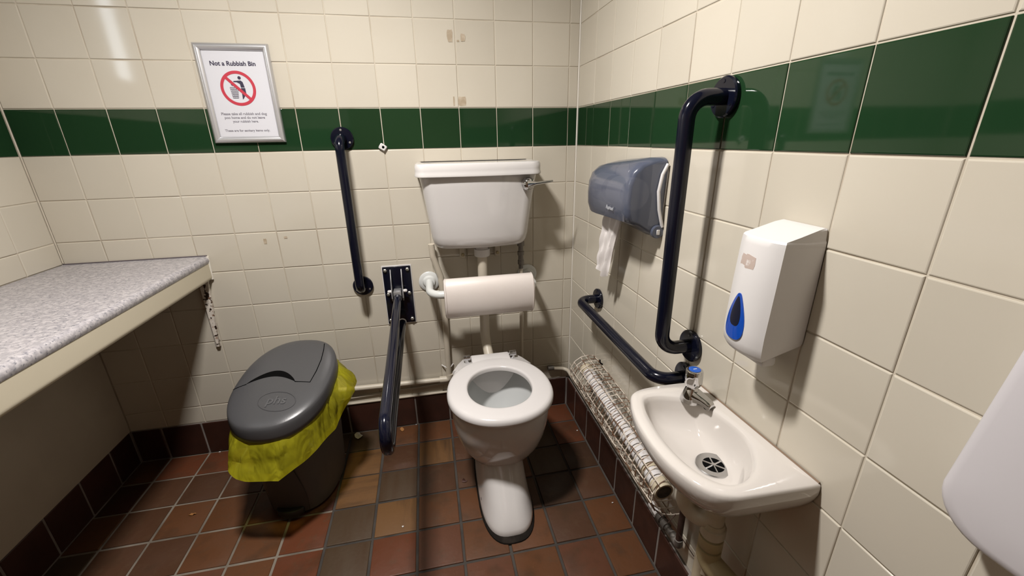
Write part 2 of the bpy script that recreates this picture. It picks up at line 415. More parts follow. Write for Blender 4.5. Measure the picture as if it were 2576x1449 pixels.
def floor_tile_mesh(wd, ln, m):
    k = (round(wd, 3), round(ln, 3), m.name)
    if k in _fc: return _fc[k]
    a, c = wd/2, ln/2; b = .0022; rings = []
    for z, ins in ((-.012, 0), (-b, 0), (-b*.3, b*.6), (0, b*1.6)):
        rings.append([V(-a+ins, -c+ins, z), V(a-ins, -c+ins, z), V(a-ins, c-ins, z), V(-a+ins, c-ins, z)])
    me = MB().loft(rings, cap0=False).mesh('floor_tile', 20); me.materials.append(m); _fc[k] = me; return me
rf = random.Random(3)
for i, (a, b) in enumerate(zip(fx, fx[1:])):
    for j, (c, d) in enumerate(zip(fy, fy[1:])):
        wd, ln = abs(b-a)-.0095, abs(d-c)-.0095
        if wd < .02 or ln < .02: continue
        col = special.get((i, j)) or rf.choice([RED, ORG, ORG, ORG, PNK, BRN, MAR, GRY])
        m = M_ochre if col in (OCH, GRY) else M_quarry
        o = link(bpy.data.objects.new('floor_tile', floor_tile_mesh(wd, ln, m))); o.parent = floorD
        o.location = ((a+b)/2, (c+d)/2, rf.gauss(0, .0004)); o.color = (*[c*ALB for c in col], 1)
        o.rotation_euler = (rf.gauss(0, .002), rf.gauss(0, .002), rf.gauss(0, .004) + (PI/2 if col == OCH and i == 6 and abs(wd-ln) < .012 else 0))

# ---- skirting tiles
def skirt(name, parent_lo, parent_hi, joints, mk):
    base = solo(name, MB().box(parent_lo, parent_hi), M_skgrout, kind='structure')
    for a, b in zip(joints, joints[1:]):
        if abs(b-a) < .02: continue
        mk(base, a, b)
def sk_tile(base, lo, hi):
    me = MB().box(lo, hi, .0025, 1).mesh('skirting_tile', 20); me.materials.append(M_skirt)
    o = link(bpy.data.objects.new('skirting_tile', me)); o.parent = base
g = .0035
skirt('baseboard_back', (XL, -.003, -.01), (XR, .02, SK-.001), [-.014, -.150, -.308, -.467, -.6285, -.793, -.9455, -1.108, -1.264, -1.420, -1.577, -1.734, -1.892, XL+.004],
      lambda b, a, c: sk_tile(b, (c+g, -.006, .002), (a-g, .015, SK-.002)))
skirt('baseboard_right', (-.0105, YF, -.01), (.02, -.005, SK-.0015), [-.008, -.135]+[-.135-.158*k for k in range(1, 15)],
      lambda b, a, c: sk_tile(b, (-.012, c+g, .002), (-.0055, a-g, SK)))
skirt('baseboard_left', (XL-.02, YF, -.01), (XL+.002, -.005, SK-.001), [-.008, -.135]+[-.135-.160*k for k in range(1, 15)],
      lambda b, a, c: sk_tile(b, (XL-.015, c+g, .002), (XL+.0045, a-g, SK)))
# painted fillet along the foot of the back wall tiles
tr = solo('trim_1', MB().tube([(-1.14, -.004, .196), (-.62, -.004, .212)], .006, 8), M_pipe, kind='structure')
tr = solo('trim_2', MB().tube([(-1.14, -.006, SK+.003), (-.60, -.006, SK+.003)], .006, 8), M_pipe, kind='structure')

# ================================================================== CEILING LAMP
LX, LY = -0.95, -0.97
lamp = thing('ceiling_lamp', (LX, LY, ZC), 'oblong white bulkhead lamp on the ceiling, lit', 'lamp')
part('base_ring', MB().box((LX-.110, LY-.075, ZC-.078), (LX+.110, LY+.075, ZC), .012, 3), M_whitepl, lamp)
rim = MB()
for a in ((-.110, -.097, -.075, .075), (.097, .110, -.075, .075), (-.110, .110, -.075, -.062), (-.110, .110, .062, .075)):
    rim.box((LX+a[0], LY+a[2], ZC-.112), (LX+a[1], LY+a[3], ZC-.070))
part('cutoff_rim', rim, mat('cutoff_rim_grey', (.25, .25, .25), .6), lamp)  # added rim that keeps the lamp's light off the upper walls
df = part('diffuser', MB().box((LX-.095, LY-.060, ZC-.0895), (LX+.095, LY+.060, ZC-.074)), M_whitepl, lamp)
gb = bmesh.new(); gb.faces.new([gb.verts.new((LX+a, LY+b, ZC-.090)) for a, b in ((-.093, -.058), (-.093, .058), (.093, .058), (.093, -.058))])
gm = bpy.data.meshes.new('glow_panel'); gb.to_mesh(gm); gb.free()
glow = emit_mat('lamp_glow', (1.0, 0.955, 0.915), LAMP_W); glow.cycles.emission_sampling = 'FRONT'
part('glow_panel', gm, glow, lamp, df)

# ================================================================== SHELF along the left wall
SX = -1.522
sh = thing('wall_shelf', (XL, -1.1, .83), 'grey speckled laminate shelf along the left wall with cream front edge', 'shelf')
prof = [(XL+.001, .925)]+[(SX-.016+.016*math.sin(t), .909+.016*math.cos(t)) for t in [PI/2*k/6 for k in range(7)]]+[(SX, .9055), (SX-.003, .897), (XL+.001, .897)]
part('laminate_top', MB().prism([V(x, -.0035, z) for x, z in prof], (0, YF+.06, 0)), M_lam, sh)
prof = [(SX-.030, .8965), (SX-.004, .8965), (SX-.004, .847)]+[(SX-.014+.010*math.cos(t), .843-.014*math.sin(t)) for t in [PI/2*k/5 for k in range(6)]]+[(SX-.030, .829)]
part('front_edge', MB().prism([V(x, -.004, z) for x, z in prof], (0, YF+.06, 0)), M_shelfedge, sh)
br = part('wall_bracket', MB().prism([V(-1.580, -.003, .829), V(-1.541, -.003, .829), V(-1.546, -.003, .80), V(-1.566, -.003, .533), V(-1.579, -.003, .533)], (0, -.012, 0), .002, 1), M_rustpaint, sh, label='white bracket with flaking paint and rust')
part('paint_edge', MB().tube([(-1.581, -.004, .80), (-1.582, -.004, .53)], .004, 8), M_caulk, sh, br)
part('sealant_bead', MB().tube([(SX-.004, -.005, .925), (SX-.008, -.006, .83)], .0055, 8), M_caulk, sh)
part('back_seal', MB().box((XL+.002, -.006, .9245), (SX-.006, -.0008, .9285)), mat('grubby_seal', (.12, .10, .11), .6), sh)

# ================================================================== CISTERN
CX = -.4465
ci = thing('cistern', (CX, 0, .918), 'white ceramic wall cistern with chrome flush lever', 'cistern')
def cist_ring(z, hw, dp, n=40, rc=.05, bow=.014):
    pts = []
    # start back right, go round: back edge flat on the wall, front bowed with rounded corners
    pts.append(V(CX+hw*.985, -.004, z)); 
    for k in range(9):
        t = PI/2*k/8
        pts.append(V(CX+hw-rc+rc*math.cos(t), -(dp-bow-rc)-rc*math.sin(t), z))
    for k in range(1, 16):
        u = k/16; x = (hw-rc)*(1-2*u); pts.append(V(CX+x, -(dp-bow)-bow*(1-(2*u-1)**2), z))
    for k in range(9):
        t = PI/2+PI/2*k/8
        pts.append(V(CX-hw+rc+rc*math.cos(t), -(dp-bow-rc)-rc*math.sin(t), z))
    pts.append(V(CX-hw*.985, -.004, z))
    return pts
rings = []
for z, hw, dp in [(.918, .150, .10), (.919, .168, .125), (.923, .179, .143), (.932, .188, .155), (.948, .195, .163), (.975, .2005, .169), (1.05, .2085, .176), (1.12, .217, .184), (1.17, .223, .190), (1.205, .229, .194), (1.215, .229, .194)]:
    rings.append(cist_ring(z, hw, dp))
part('tank', MB().loft(rings), M_china, ci)
rings = []
for z, hw, dp in [(1.211, .228, .195), (1.2115, .242, .205), (1.214, .246, .209), (1.220, .2465, .2095), (1.226, .2445, .2075), (1.236, .2445, .2075), (1.252, .244, .207), (1.259, .241, .204), (1.262, .235, .198), (1.262, .226, .189), (1.260, .220, .183), (1.260, .18, .15)]:
    rings.append(cist_ring(z, hw, dp))
part('lid', MB().loft(rings), M_china, ci)
lv = MB().lathe((-.262, -.184, 1.178), (0, -1, 0), [(0, .026), (.010, .026), (.015, .022), (.021, .020), (.026, .014), (.027, .002)], 24)
lv.tube([(-.268, -.206, 1.177), (-.235, -.212, 1.180), (-.165, -.198, 1.185)], lambda t: .018-.0135*min(1, t*1.6), 14)
part('flush_lever', lv, M_chrome, ci, label='chrome flush lever')
for x in (-.52, -.365):
    part('fixing_bracket', MB().box((x-.012, -.03, .850), (x+.012, -.001, .900), .003, 1), M_pipe, ci)
    part('fixing_screw', MB().lathe((x, -.03, .868), (0, -1, 0), [(0, .007), (.006, .007), (.009, .004)], 12), M_pvcyel, ci)

# flush pipe
fp = thing('flush_pipe', (-.443, -.07, .38), 'white flush pipe from cistern down to the pan', 'pipe')
part('pipe', MB().tube([(-.441, -.085, .917), (-.443, -.085, .50), (-.440, -.105, .455), (-.430, -.20, .36)], .0215, 18, fil=.09, seg=8), M_pipe, fp)
part('collar_nut', MB().lathe((-.441, -.085, .916), (0, 0, -1), [(0, .026), (.012, .027), (.012, .034), (.04, .034), (.044, .030), (.044, .024)], 20), M_whitepl, fp)
part('rubber_cone', MB().tube([(-.436, -.155, .405), (-.430, -.20, .36)], lambda t: .028+.006*t, 18), mat('pink_rubber', (.62, .50, .44), .6), fp)

# supply pipe on the right of the cistern
sp = thing('supply_pipe', (-.262, -.045, .24), 'thin cream painted supply pipe with brass valve under cistern', 'pipe')
part('pipe', MB().tube([(-.261, -.045, .82), (-.261, -.040, .70), (-.259, -.030, .24)], .0085, 12, fil=.05), M_pipe, sp)
part('valve', MB().lathe((-.263, -.05, .917), (0, 0, -1), [(0, .016), (.02, .016), (.021, .010), (.045, .011), (.046, .015), (.062, .015), (.064, .011), (.085, .012), (.087, .014), (.105, .014), (.107, .010), (.125, .010)], 14), M_lead, sp)

# painted pipe on the left of the cistern, running along the skirting
lp = thing('cold_water_pipe', (-.62, -.02, .24), 'cream painted water pipe running down beside cistern and along the skirting', 'pipe')
part('riser', MB().tube([(-.652, -.035, .925), (-.650, -.032, .87), (-.622, -.022, .77), (-.617, -.020, .60), (-.620, -.020, .245)], .0135, 14, fil=.06), M_pipe, lp)
part('horizontal_run', MB().tube([(-.625, -.020, .246), (-1.40, -.020, .262)], .0125, 14), M_pipe, lp)
part('elbow', MB().tube([(-.615, -.020, .275), (-.620, -.020, .246), (-.665, -.020, .247)], .0165, 14, fil=.02), M_pipe, lp)
part('pipe_clip', MB().tube([(-.650, -.004, .318), (-.618, -.040, .312), (-.595, -.004, .318)], .003, 8, fil=.02), M_whitepl, lp)

# ================================================================== BACKREST
bk = thing('backrest_rail', (CX, 0, .748), 'padded white backrest on white tube arms below the cistern', 'backrest')
part('tube', MB().tube([(-.674, -.006, .748), (-.674, -.165, .738), (-.224, -.165, .738), (-.224, -.006, .748)], .0165, 16, fil=.055, seg=8), M_whitemet, bk)
for x in (-.674, -.224):
    f = part('flange', MB().lathe((x, -.001, .748), (0, -1, 0), [(0, .046), (.004, .046), (.007, .043), (.009, .030), (.018, .024), (.020, .017)], 28), M_whitemet, bk)
    for t in (.9, 2.9, 4.9):
        part('screw_hole', MB().lathe((x+.035*math.cos(t), -.0075, .748+.035*math.sin(t)), (0, -1, 0), [(0, .0055), (.0008, .0055)], 10), M_dark, bk, f)
rings = []
X0, X1 = -.617, -.243
for x, s_ in ((X0, .90), (X0+.003, .97), (X0+.010, 1.0), (X1-.010, 1.0), (X1-.003, .97), (X1, .90)):
    r = []
    for k in range(28):
        t = 2*PI*k/28; c, n_ = math.cos(t), math.sin(t)
        py = -.185+math.copysign(abs(c)**.7, c)*.036*s_; pz = .727+math.copysign(abs(n_)**.75, n_)*.084*s_
        py -= .012*math.cos((pz-.727)/.084*1.4)
        r.append(V(x, py, pz))
    rings.append(r)
cu = part('cushion', MB().loft(rings), M_pad, bk)
for x in (X0+.006, X1-.006):
    part('seam', MB().tube([(x, -.185+math.copysign(abs(math.cos(t))**.7, math.cos(t))*.0363-.012*math.cos(abs(math.sin(t))**.75*1.4), .727+math.copysign(abs(math.sin(t))**.75, math.sin(t))*.0843) for t in [2*PI*k/40 for k in range(41)]], .0016, 6, caps=False), M_pad, bk, cu)

# ================================================================== TOILET PAN
TX = -.445
to = thing('toilet', (TX, -.46, 0), 'white ceramic toilet pan with open white seat ring', 'toilet')
def pan_ring(z, wx, yf, yb, p=2.25): 
    yc = -.46 if yf < -.46 else (yf+yb)/2
    return sup(TX, yc, wx, yc-yf, yb-yc, z, 56, p)
o_ = [(.10, .050, -.47, -.26), (.115, .075, -.505, -.25), (.14, .095, -.535, -.24), (.17, .112, -.566, -.235), (.21, .136, -.600, -.225), (.25, .156, -.627, -.22), (.30, .172, -.650, -.215),
      (.35, .181, -.664, -.21), (.40, .1855, -.671, -.205), (.435, .186, -.672, -.20), (.448, .184, -.670, -.20), (.452, .178, -.664, -.205)]
i_ = [(.452, .155, -.645, -.245), (.445, .148, -.638, -.255), (.425, .150, -.638, -.262), (.40, .148, -.632, -.272), (.36, .135, -.612, -.288), (.31, .115, -.580, -.305), (.27, .095, -.550, -.325), (.235, .075, -.520, -.345), (.20, .06, -.49, -.36)]
pan_out = MB().loft([pan_ring(*a) for a in o_]+[pan_ring(*i_[0])], cap0=True, cap1=False)
# rear shelf of the pan towards the wall (carries the hinges and the flush inlet)
rr = []
for y, hw, z0 in ((-.30, .165, .30), (-.250, .142, .32), (-.215, .118, .335), (-.200, .105, .345)):
    rr.append([V(TX-hw, y, .448), V(TX-hw*.96, y, .453), V(TX+hw*.96, y, .453), V(TX+hw, y, .448), V(TX+hw*.9, y, z0+.02), V(TX+hw*.7, y, z0), V(TX-hw*.7, y, z0), V(TX-hw*.9, y, z0+.02)])
# pan_out.loft(rr)
# foot: a tongue that slopes forward to the floor
ft = []
for z, wx, yf, yb, p in [(0.008, .0985, -.722, -.18, 2.9), (.022, .0990, -.722, -.18, 2.9), (.034, .0970, -.717, -.18, 2.85), (.05, .0935, -.706, -.18, 2.75), (.075, .0890, -.687, -.18, 2.65), (.105, .0850, -.660, -.18, 2.55), (.14, .0810, -.628, -.185, 2.5), (.175, .0775, -.598, -.19, 2.5), (.20, .0755, -.578, -.20, 2.5), (.22, .073, -.56, -.21, 2.4), (.24, .068, -.545, -.22, 2.4)]:
    ft.append(sup(TX-.004, -.52, wx, abs(yf+.52)+.010, yb+.52, z, 56, p))
pan_out.loft(ft)
pan = part('pan', pan_out.mesh('pan', 50), M_china, to)
part('bowl_interior', MB().loft([pan_ring(*a) for a in i_], cap0=False, cap1=True).mesh('bi', 50), M_china_in, to)
part('rear_ledge', MB().loft(rr).mesh('l', 50), M_china, to)
part('water', MB().loft([pan_ring(.236, .0745, -.519, -.346), pan_ring(.237, .0745, -.519, -.346)]), mat('bowl_water', (.50, .52, .52), .02), to)
part('floor_seal', MB().loft([sup(TX-.004, -.52, .104, .234, .35, .0, 48, 2.7), sup(TX-.004, -.52, .104, .233, .35, .006, 48, 2.7), sup(TX-.004, -.52, .100, .218, .345, .013, 48, 2.7), sup(TX, -.52, .09, .19, .34, .014, 48, 2.5)]), M_mastic, to, label='dirty dark sealant round the foot')
part('fixing_hole', MB().lathe((TX-.093, -.575, .045), (-1, -.1, .35), [(0, .008), (.004, .008)], 12), M_dark, to, pan)
# seat ring
def egg(k, n, w, yf, yb, yc, p=2.15):
    t = 2*PI*k/n; c, s_ = math.cos(t), math.sin(t)
    return (math.copysign(abs(c)**(2/p), c)*w, yc+math.copysign(abs(s_)**(2/p), s_)*((yb-yc) if s_ > 0 else (yc-yf)))
n = 72
prof = [(0.0, .457), (0.0, .469), (.025, .4735), (.07, .4755), (.16, .476), (.5, .4765), (.80, .4758), (.89, .4738), (.955, .469), (.99, .4625), (1.0, .4555), (.992, .4485), (.95, .4465), (.5, .4535)]
sm = bmesh.new(); grid = []
for k in range(n):
    a = egg(k, n, .119, -.615, -.345, -.485, 2.1); b = egg(k, n, .197, -.690, -.262, -.49, 2.15)
    grid.append([sm.verts.new((TX+a[0]+(b[0]-a[0])*t, a[1]+(b[1]-a[1])*t, z)) for t, z in prof])
for k in range(n):
    A, B = grid[k], grid[(k+1) % n]
    for i in range(len(prof)):
        j = (i+1) % len(prof); sm.faces.new((A[i], B[i], B[j], A[j]))
seat = part('seat', finish(sm, 'seat', 60), M_seat, to)
part('seat_tab', MB().box((TX-.082, -.30, .452), (TX+.082, -.226, .4753), .006, 2), M_seat, to, seat)
for x in (TX-.099, TX+.099):
    h = part('hinge', MB().lathe((x-.015, -.243, .474), (1, 0, 0), [(0, .009), (.001, .0115), (.029, .0115), (.030, .009)], 16), M_chrome, to)
    part('hinge_post', MB().lathe((x, -.243, .446), (0, 0, 1), [(0, .016), (.004, .016), (.006, .010), (.036, .009), (.038, .006)], 16), M_chrome, to, h)

# ================================================================== GRAB RAILS
def grab_rail(name, pts, fl, label, fil, r=.0175, fr=.042, sm=None):
    base = fl[0][0]
    t = thing(name, base, label, 'grab rail', 'navy blue wall grab rails')
    part('bar', MB().tube(pts, r, 20, fil=fil, seg=10), M_navy, t)
    for p, ax in fl:
        f = part('flange', MB().lathe(p, ax, [(0, fr-.001), (.003, fr), (.009, fr), (.012, fr-.003), (.0125, r+.002)], 32), M_navy, t)
        axv = Vector(ax); u = axv.cross(V(0, 0, 1)).normalized(); v = axv.cross(u)
        for k in range(3):
            a = .55+2*PI*k/3
            c = Vector(p)+axv*.0115+(u*math.cos(a)+v*math.sin(a))*(fr-.011)
            part('screw', MB().lathe(c, ax, [(0, .0045), (.0018, .004), (.002, .001)], 10), sm or M_navy, t, f)
    return t
grab_rail('grab_rail', [(-.955, 0, 1.355), (-.955, -.085, 1.355), (-.957, -.085, .753), (-.957, 0, .753)], [((-.957, -.001, .753), (0, -1, 0)), ((-.955, -.001, 1.355), (0, -1, 0))],
          'navy vertical grab rail on the back wall between the framed notice and cistern', .045, sm=M_bolt)
grab_rail('grab_rail', [(0, -.940, 1.420), (-.092, -.936, 1.420), (-.092, -.940, .824), (0, -.940, .824)], [((-.001, -.940, .824), (-1, 0, 0)), ((-.001, -.936, 1.420), (-1, 0, 0))],
          'large navy vertical grab rail on the right wall next to paper dispenser', .062)
grab_rail('grab_rail', [(0, -.332, .727), (-.088, -.332, .727), (-.088, -.936, .727), (0, -.936, .727)], [((-.001, -.332, .727), (-1, 0, 0)), ((-.001, -.936, .727), (-1, 0, 0))],
          'navy horizontal grab rail on the right wall above the wire heater guard', .060, fr=.041)

# drop-down hinged rail beside the pan
hr = thing('hinged_support_rail', (-.81, 0, .69), 'navy drop-down support rail on wall plate reaching forward beside the toilet', 'support rail')
pl = part('wall_plate', MB().box((-.870, -.010, .561), (-.750, -.001, .829), .004, 2), M_navy, hr)
part('packing_plate', MB().box((-.873, -.0045, .556), (-.747, -.0006, .834), .001, 1), M_whitepl, hr, pl)
for x, z in ((-.858, .815), (-.764, .815), (-.855, .705), (-.765, .705), (-.858, .580), (-.764, .580)):
    part('bolt', MB().lathe((x, -.010, z), (0, -1, 0), [(0, .008), (.006, .008), (.0085, .005), (.009, .001)], 6), M_bolt, hr, pl)
for x in (-.836, -.790):
    part('hinge_cheek', MB().prism([V(x-.002, -.010, .818), V(x-.002, -.016, .818), V(x-.002, -.055, .73), V(x-.002, -.060, .70), V(x-.002, -.050, .685), V(x-.002, -.010, .69)], (.004, 0, 0)), M_galv, hr)
part('hinge_block', MB().box((-.830, -.066, .690), (-.796, -.014, .733), .005, 2), M_galv, hr)
for x, d in ((-.838, -1), (-.788, 1)):
    part('pivot_cap', MB().lathe((x, -.042, .727), (d, 0, 0), [(0, .007), (.012, .0075), (.016, .005), (.017, .001)], 14), M_whitepl, hr)
part('rail_tube', MB().tube([(-.813, -.050, .706), (-.811, -.60, .662), (-.811, -.868, .643), (-.811, -.858, .545), (-.811, -.60, .560), (-.806, -.055, .583)], .0165, 18, fil=.046, seg=8), M_navystreak, hr)
part('tube_end_cap', MB().lathe((-.806, -.056, .583), (0, 1, 0), [(-.004, .0178), (.006, .0178), (.010, .012)], 18), M_whitepl, hr)

# ================================================================== NOTICE
SXc, SZc, SW, SHt = -1.277, 1.508, .240, .325
sg = thing('framed_notice', (SXc, 0, SZc-SHt/2), 'silver snap-framed notice reading Not a Rubbish Bin on the back wall', 'sign')
def frame_side(p0, p1, inn, name):
    # mitred convex aluminium profile from corner p0 to p1; inn: inward direction
    p0, p1, inn = Vector(p0), Vector(p1), Vector(inn); d = (p1-p0).normalized(); rings = []
    prof = [(0, 0), (0, .008), (.004, .0125), (.010, .0140), (.016, .0115), (.020, .0075), (.022, .0055), (.022, 0)]
    for e in (0, 1):
        r = []
        for a, h in prof:
            base = p0+d*a if e == 0 else p1-d*a
            r.append(base+inn*a+V(0, -h, 0))
        rings.append(r)
    part(name, MB().loft(rings).mesh(name, 50), M_alu, sg)
x0, x1, z0, z1 = SXc-SW/2, SXc+SW/2, SZc-SHt/2, SZc+SHt/2
yy = -.001
frame_side((x0, yy, z1), (x1, yy, z1), (0, 0, -1), 'frame_rail'); frame_side((x0, yy, z0), (x1, yy, z0), (0, 0, 1), 'frame_rail')
frame_side((x0, yy, z0), (x0, yy, z1), (1, 0, 0), 'frame_rail'); frame_side((x1, yy, z0), (x1, yy, z1), (-1, 0, 0), 'frame_rail')
pp = part('poster', MB().box((x0+.016, -.0045, z0+.016), (x1-.016, -.0015, z1-.016)), M_paper, sg)
YP = -.0049
def text_mesh(s, size, bold=0.0, shear=0.0):
    cu = bpy.data.curves.new('t', 'FONT'); cu.body = s; cu.size = size; cu.align_x = 'CENTER'; cu.offset = bold; cu.shear = shear; cu.resolution_u = 3
    o = bpy.data.objects.new('t', cu); COL.objects.link(o)
    me = bpy.data.meshes.new_from_object(o.evaluated_get(bpy.context.evaluated_depsgraph_get()))
    bpy.data.objects.remove(o); bpy.data.curves.remove(cu); return me
def fit_text(s, width, bold=0.0, shear=0.0, hscale=1.0):
    me = text_mesh(s, 1.0, bold, shear); xs = [v.co.x for v in me.vertices]; c = (min(xs)+max(xs))/2
    k = width/(max(xs)-min(xs))
    for v in me.vertices: v.co = Vector(((v.co.x-c)*k, v.co.y*k*hscale, 0))
    return me
def on_poster(me, cx, cz, name, m):
    for v in me.vertices: v.co = Vector((cx+v.co.x, YP, cz+v.co.y))
    part(name, me, m, sg, pp)
on_poster(fit_text('Not a Rubbish Bin', .146, .030), SXc-.006, z1-.069, 'heading', M_ink)
for s_, wd, fz in (('Please take all rubbish and dog', .151, .706), ('poo home and do not leave', .134, .745), ('your rubbish here.', .086, .784), ('These are for sanitary items only.', .151, .880)):
    on_poster(fit_text(s_, wd, .024), SXc-.004, z1-fz*SHt, 'caption', M_inkgrey)
PCX, PCZ, PR = SXc-.005, z1-.436*SHt, .057
def flat(polys, name, m, dy=0.0):
    bm = bmesh.new()
    for pl_ in polys: bm.faces.new([bm.verts.new((PCX+a*PR, YP-dy, PCZ+b*PR)) for a, b in pl_])
    me = bpy.data.meshes.new(name); bm.to_mesh(me); bm.free(); part(name, me, m, sg, pp)
ring = []
for k in range(64):
    a, b = 2*PI*k/64, 2*PI*(k+1)/64
    ring.append([(math.cos(a), math.sin(a)), (math.cos(b), math.sin(b)), (.83*math.cos(b), .83*math.sin(b)), (.83*math.cos(a), .83*math.sin(a))])
flat(ring, 'ban_ring', M_red, .0003)
flat([[(-.66, .56), (-.54, .68), (.66, -.56), (.54, -.68)]], 'ban_slash', M_red, .0004)
fig = [[(.17+.095*math.cos(2*PI*k/20), .60+.095*math.sin(2*PI*k/20)) for k in range(20)]]
fig += [[(-.20, .42), (.22, .45), (.32, .36), (.38, .05), (.16, .05), (.14, .26), (-.02, .35), (-.20, .36)], [(.15, .02), (.39, .02), (.40, -.30), (.16, -.62), (.13, -.62), (.15, -.25)], [(-.34, .28), (-.16, .22), (-.10, .12), (-.30, .14), (-.38, .20)]]
flat(fig, 'figure', M_ink, .0002)
bas = []
def bar(a, b, wd=.022):
    ax, az = a; bx, bz = b; l = math.hypot(bx-ax, bz-az); nx, nz = -(bz-az)/l*wd/2, (bx-ax)/l*wd/2
    bas.append([(ax+nx, az+nz), (bx+nx, bz+nz), (bx-nx, bz-nz), (ax-nx, az-nz)])
for k in range(6):
    u = k/5; bar((-.46+.44*u, .06), (-.40+.30*u, -.56))
for k in range(7):
    v = k/6; bar((-.46+.06*v, .06-.62*v), (-.02-.08*v, .06-.62*v))
flat(bas, 'basket', M_ink, .0001)

# small white cable clip under the green band
ck = thing('cable_clip', (-.807, 0, 1.318), 'tiny white plastic cable clip on the back wall under green band', 'clip')
part('body', MB().box((-.822, -.012, 1.309), (-.794, -.001, 1.332), .003, 1, rot=Matrix.Rotation(.6, 3, 'Y')), M_whitepl, ck)
part('hole', MB().lathe((-.806, -.012, 1.321), (0, -1, 0), [(0, .005), (.0008, .005)], 12), M_dark, ck)

# ================================================================== SANITARY BIN
BX, BY, BA = -1.232, -.285, math.radians(-8)
bi = thing('sanitary_bin', (BX, BY, 0), 'grey pedal sanitary bin with domed lid, left of the toilet', 'bin')
rings = []
for z, wx, lf, lb in ((.004, .118, .165, .165), (.012, .126, .172, .172), (.05, .129, .175, .175), (.15, .135, .183, .18), (.28, .142, .195, .19), (.40, .150, .21, .20), (.455, .152, .215, .205)):
    rings.append(sup(BX, BY, wx, lf, lb, z, 56, 2.6, BA))
part('body', MB().loft(rings), M_bindark, bi)
ca, sa = math.cos(BA), math.sin(BA)
def bl(u, v, z): return V(BX+u*ca-v*sa, BY+u*sa+v*ca, z)      # bin local -> world
# shade of the front recess, painted as a darker patch on the body; pedal
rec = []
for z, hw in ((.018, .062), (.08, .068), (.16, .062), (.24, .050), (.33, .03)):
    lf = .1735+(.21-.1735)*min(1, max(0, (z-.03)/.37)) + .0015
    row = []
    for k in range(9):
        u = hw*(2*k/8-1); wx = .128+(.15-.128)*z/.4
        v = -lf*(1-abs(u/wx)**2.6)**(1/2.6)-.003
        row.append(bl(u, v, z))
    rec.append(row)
part('recess_shade', MB().loft(rec, False, False, closed=False), mat('bin_recess_shade', (.055, .05, .048), .55), bi)
pr = [bl(.050*math.cos(t), -.175-.030*math.sin(t), .016) for t in [PI*k/12 for k in range(13)]]
pr += [bl(-.05, -.15, .016), bl(.05, -.15, .016)]
part('pedal', MB().prism(pr, (0, 0, .030), .006, 2), M_black, bi)
# lid: a tilted dome
LCx, LCy = .026, -.060; LW, LF, LB = .166, .222, .212
def lid_z(u, v): return .479+.235*(v-LCy)                       # tilted rim plane
def lid_h(rho):                                                 # height of the shell above the rim plane
    return .050+.022*max(0.0, 1-min(1, rho)**4.5)**.55
def lid_pt(u, v, off=0.0):
    ly = LB if v > LCy else LF
    rho = ((abs(u-LCx)/LW)**2.3+(abs(v-LCy)/ly)**2.3)**(1/2.3)
    return bl(u, v, lid_z(u, v)+lid_h(rho)+off)
rings = []
n = 64
def lring(sc, h=None):
    out = []
    for k in range(n):
        t = 2*PI*k/n; c, s_ = math.cos(t), math.sin(t)
        u = LCx+math.copysign(abs(c)**(2/2.3), c)*LW*sc; v = LCy+math.copysign(abs(s_)**(2/2.3), s_)*(LB if s_ > 0 else LF)*sc
        out.append(bl(u, v, lid_z(u, v)+(lid_h(sc) if h is None else h)))
    return out
rings = [lring(.93, .006), lring(.985, 0), lring(1.0, .004), lring(1.006, .02), lring(1.004, .038), lring(.998, .047)]+[lring(s_) for s_ in (.988, .97, .94, .9, .85, .78, .7, .6, .48, .34, .2, .06)]
lid = part('lid', MB().loft(rings).mesh('lid', 60), M_bin, bi)
# flap panel: a slightly raised patch of the dome at the back, with a crescent finger slot in front
def patch(fu, rows_, off, cols=12):
    gr = []
    for v, ua, ub in rows_:
        gr.append([lid_pt(ua+(ub-ua)*k/cols, v + (fu(ua+(ub-ua)*k/cols) if fu else 0), off) for k in range(cols+1)])
    return MB().loft(gr, False, False, closed=False)
def edge(u): return 0.0
gap = [(.098, -.085), (.105, .05), (.085, .135)]
part('flap_gap', MB().tube([lid_pt(u, v, .0005) for u, v in ((.078, -.100), (.132, -.104), (.136, -.05), (.134, .01), (.124, .07), (.112, .112))], .0016, 6), M_dark, bi, lid)
part('flap_gap', MB().tube([lid_pt(u, v, .0005) for u, v in ((-.090, -.100), (-.120, -.108), (-.134, -.108))], .0016, 6), M_dark, bi, lid)
cres = []
for k in range(17):
    q = k/16; u = -.092+.172*q
    cres.append((u, -.100+.030*math.sin(PI*q), -.100+.058*math.sin(PI*q)**.85))
bm = MB()
bm.loft([[lid_pt(u, a, .0012) for u, a, b in cres], [lid_pt(u, (a+b)/2, .0012) for u, a, b in cres], [lid_pt(u, b, .0012) for u, a, b in cres]], False, False, closed=False)
part('finger_slot', bm, M_dark, bi, lid)
# embossed oval emblem and lettering on the front of the dome
em = MB().tube([lid_pt(.050+.062*math.cos(t)-.012*math.sin(t), -.185+.040*math.sin(t), .0004) for t in [2*PI*k/40 for k in range(41)]], .0014, 6, caps=False)
part('emblem_rim', em, M_bin, bi, lid)
me = fit_text('phs', .062, .01)
for v in me.vertices:
    v.co = lid_pt(.050+v.co.x, -.197+v.co.y, .0018)
part('emblem_letters', me, mat('emblem_plastic', (.095, .095, .10), .35), bi, lid)

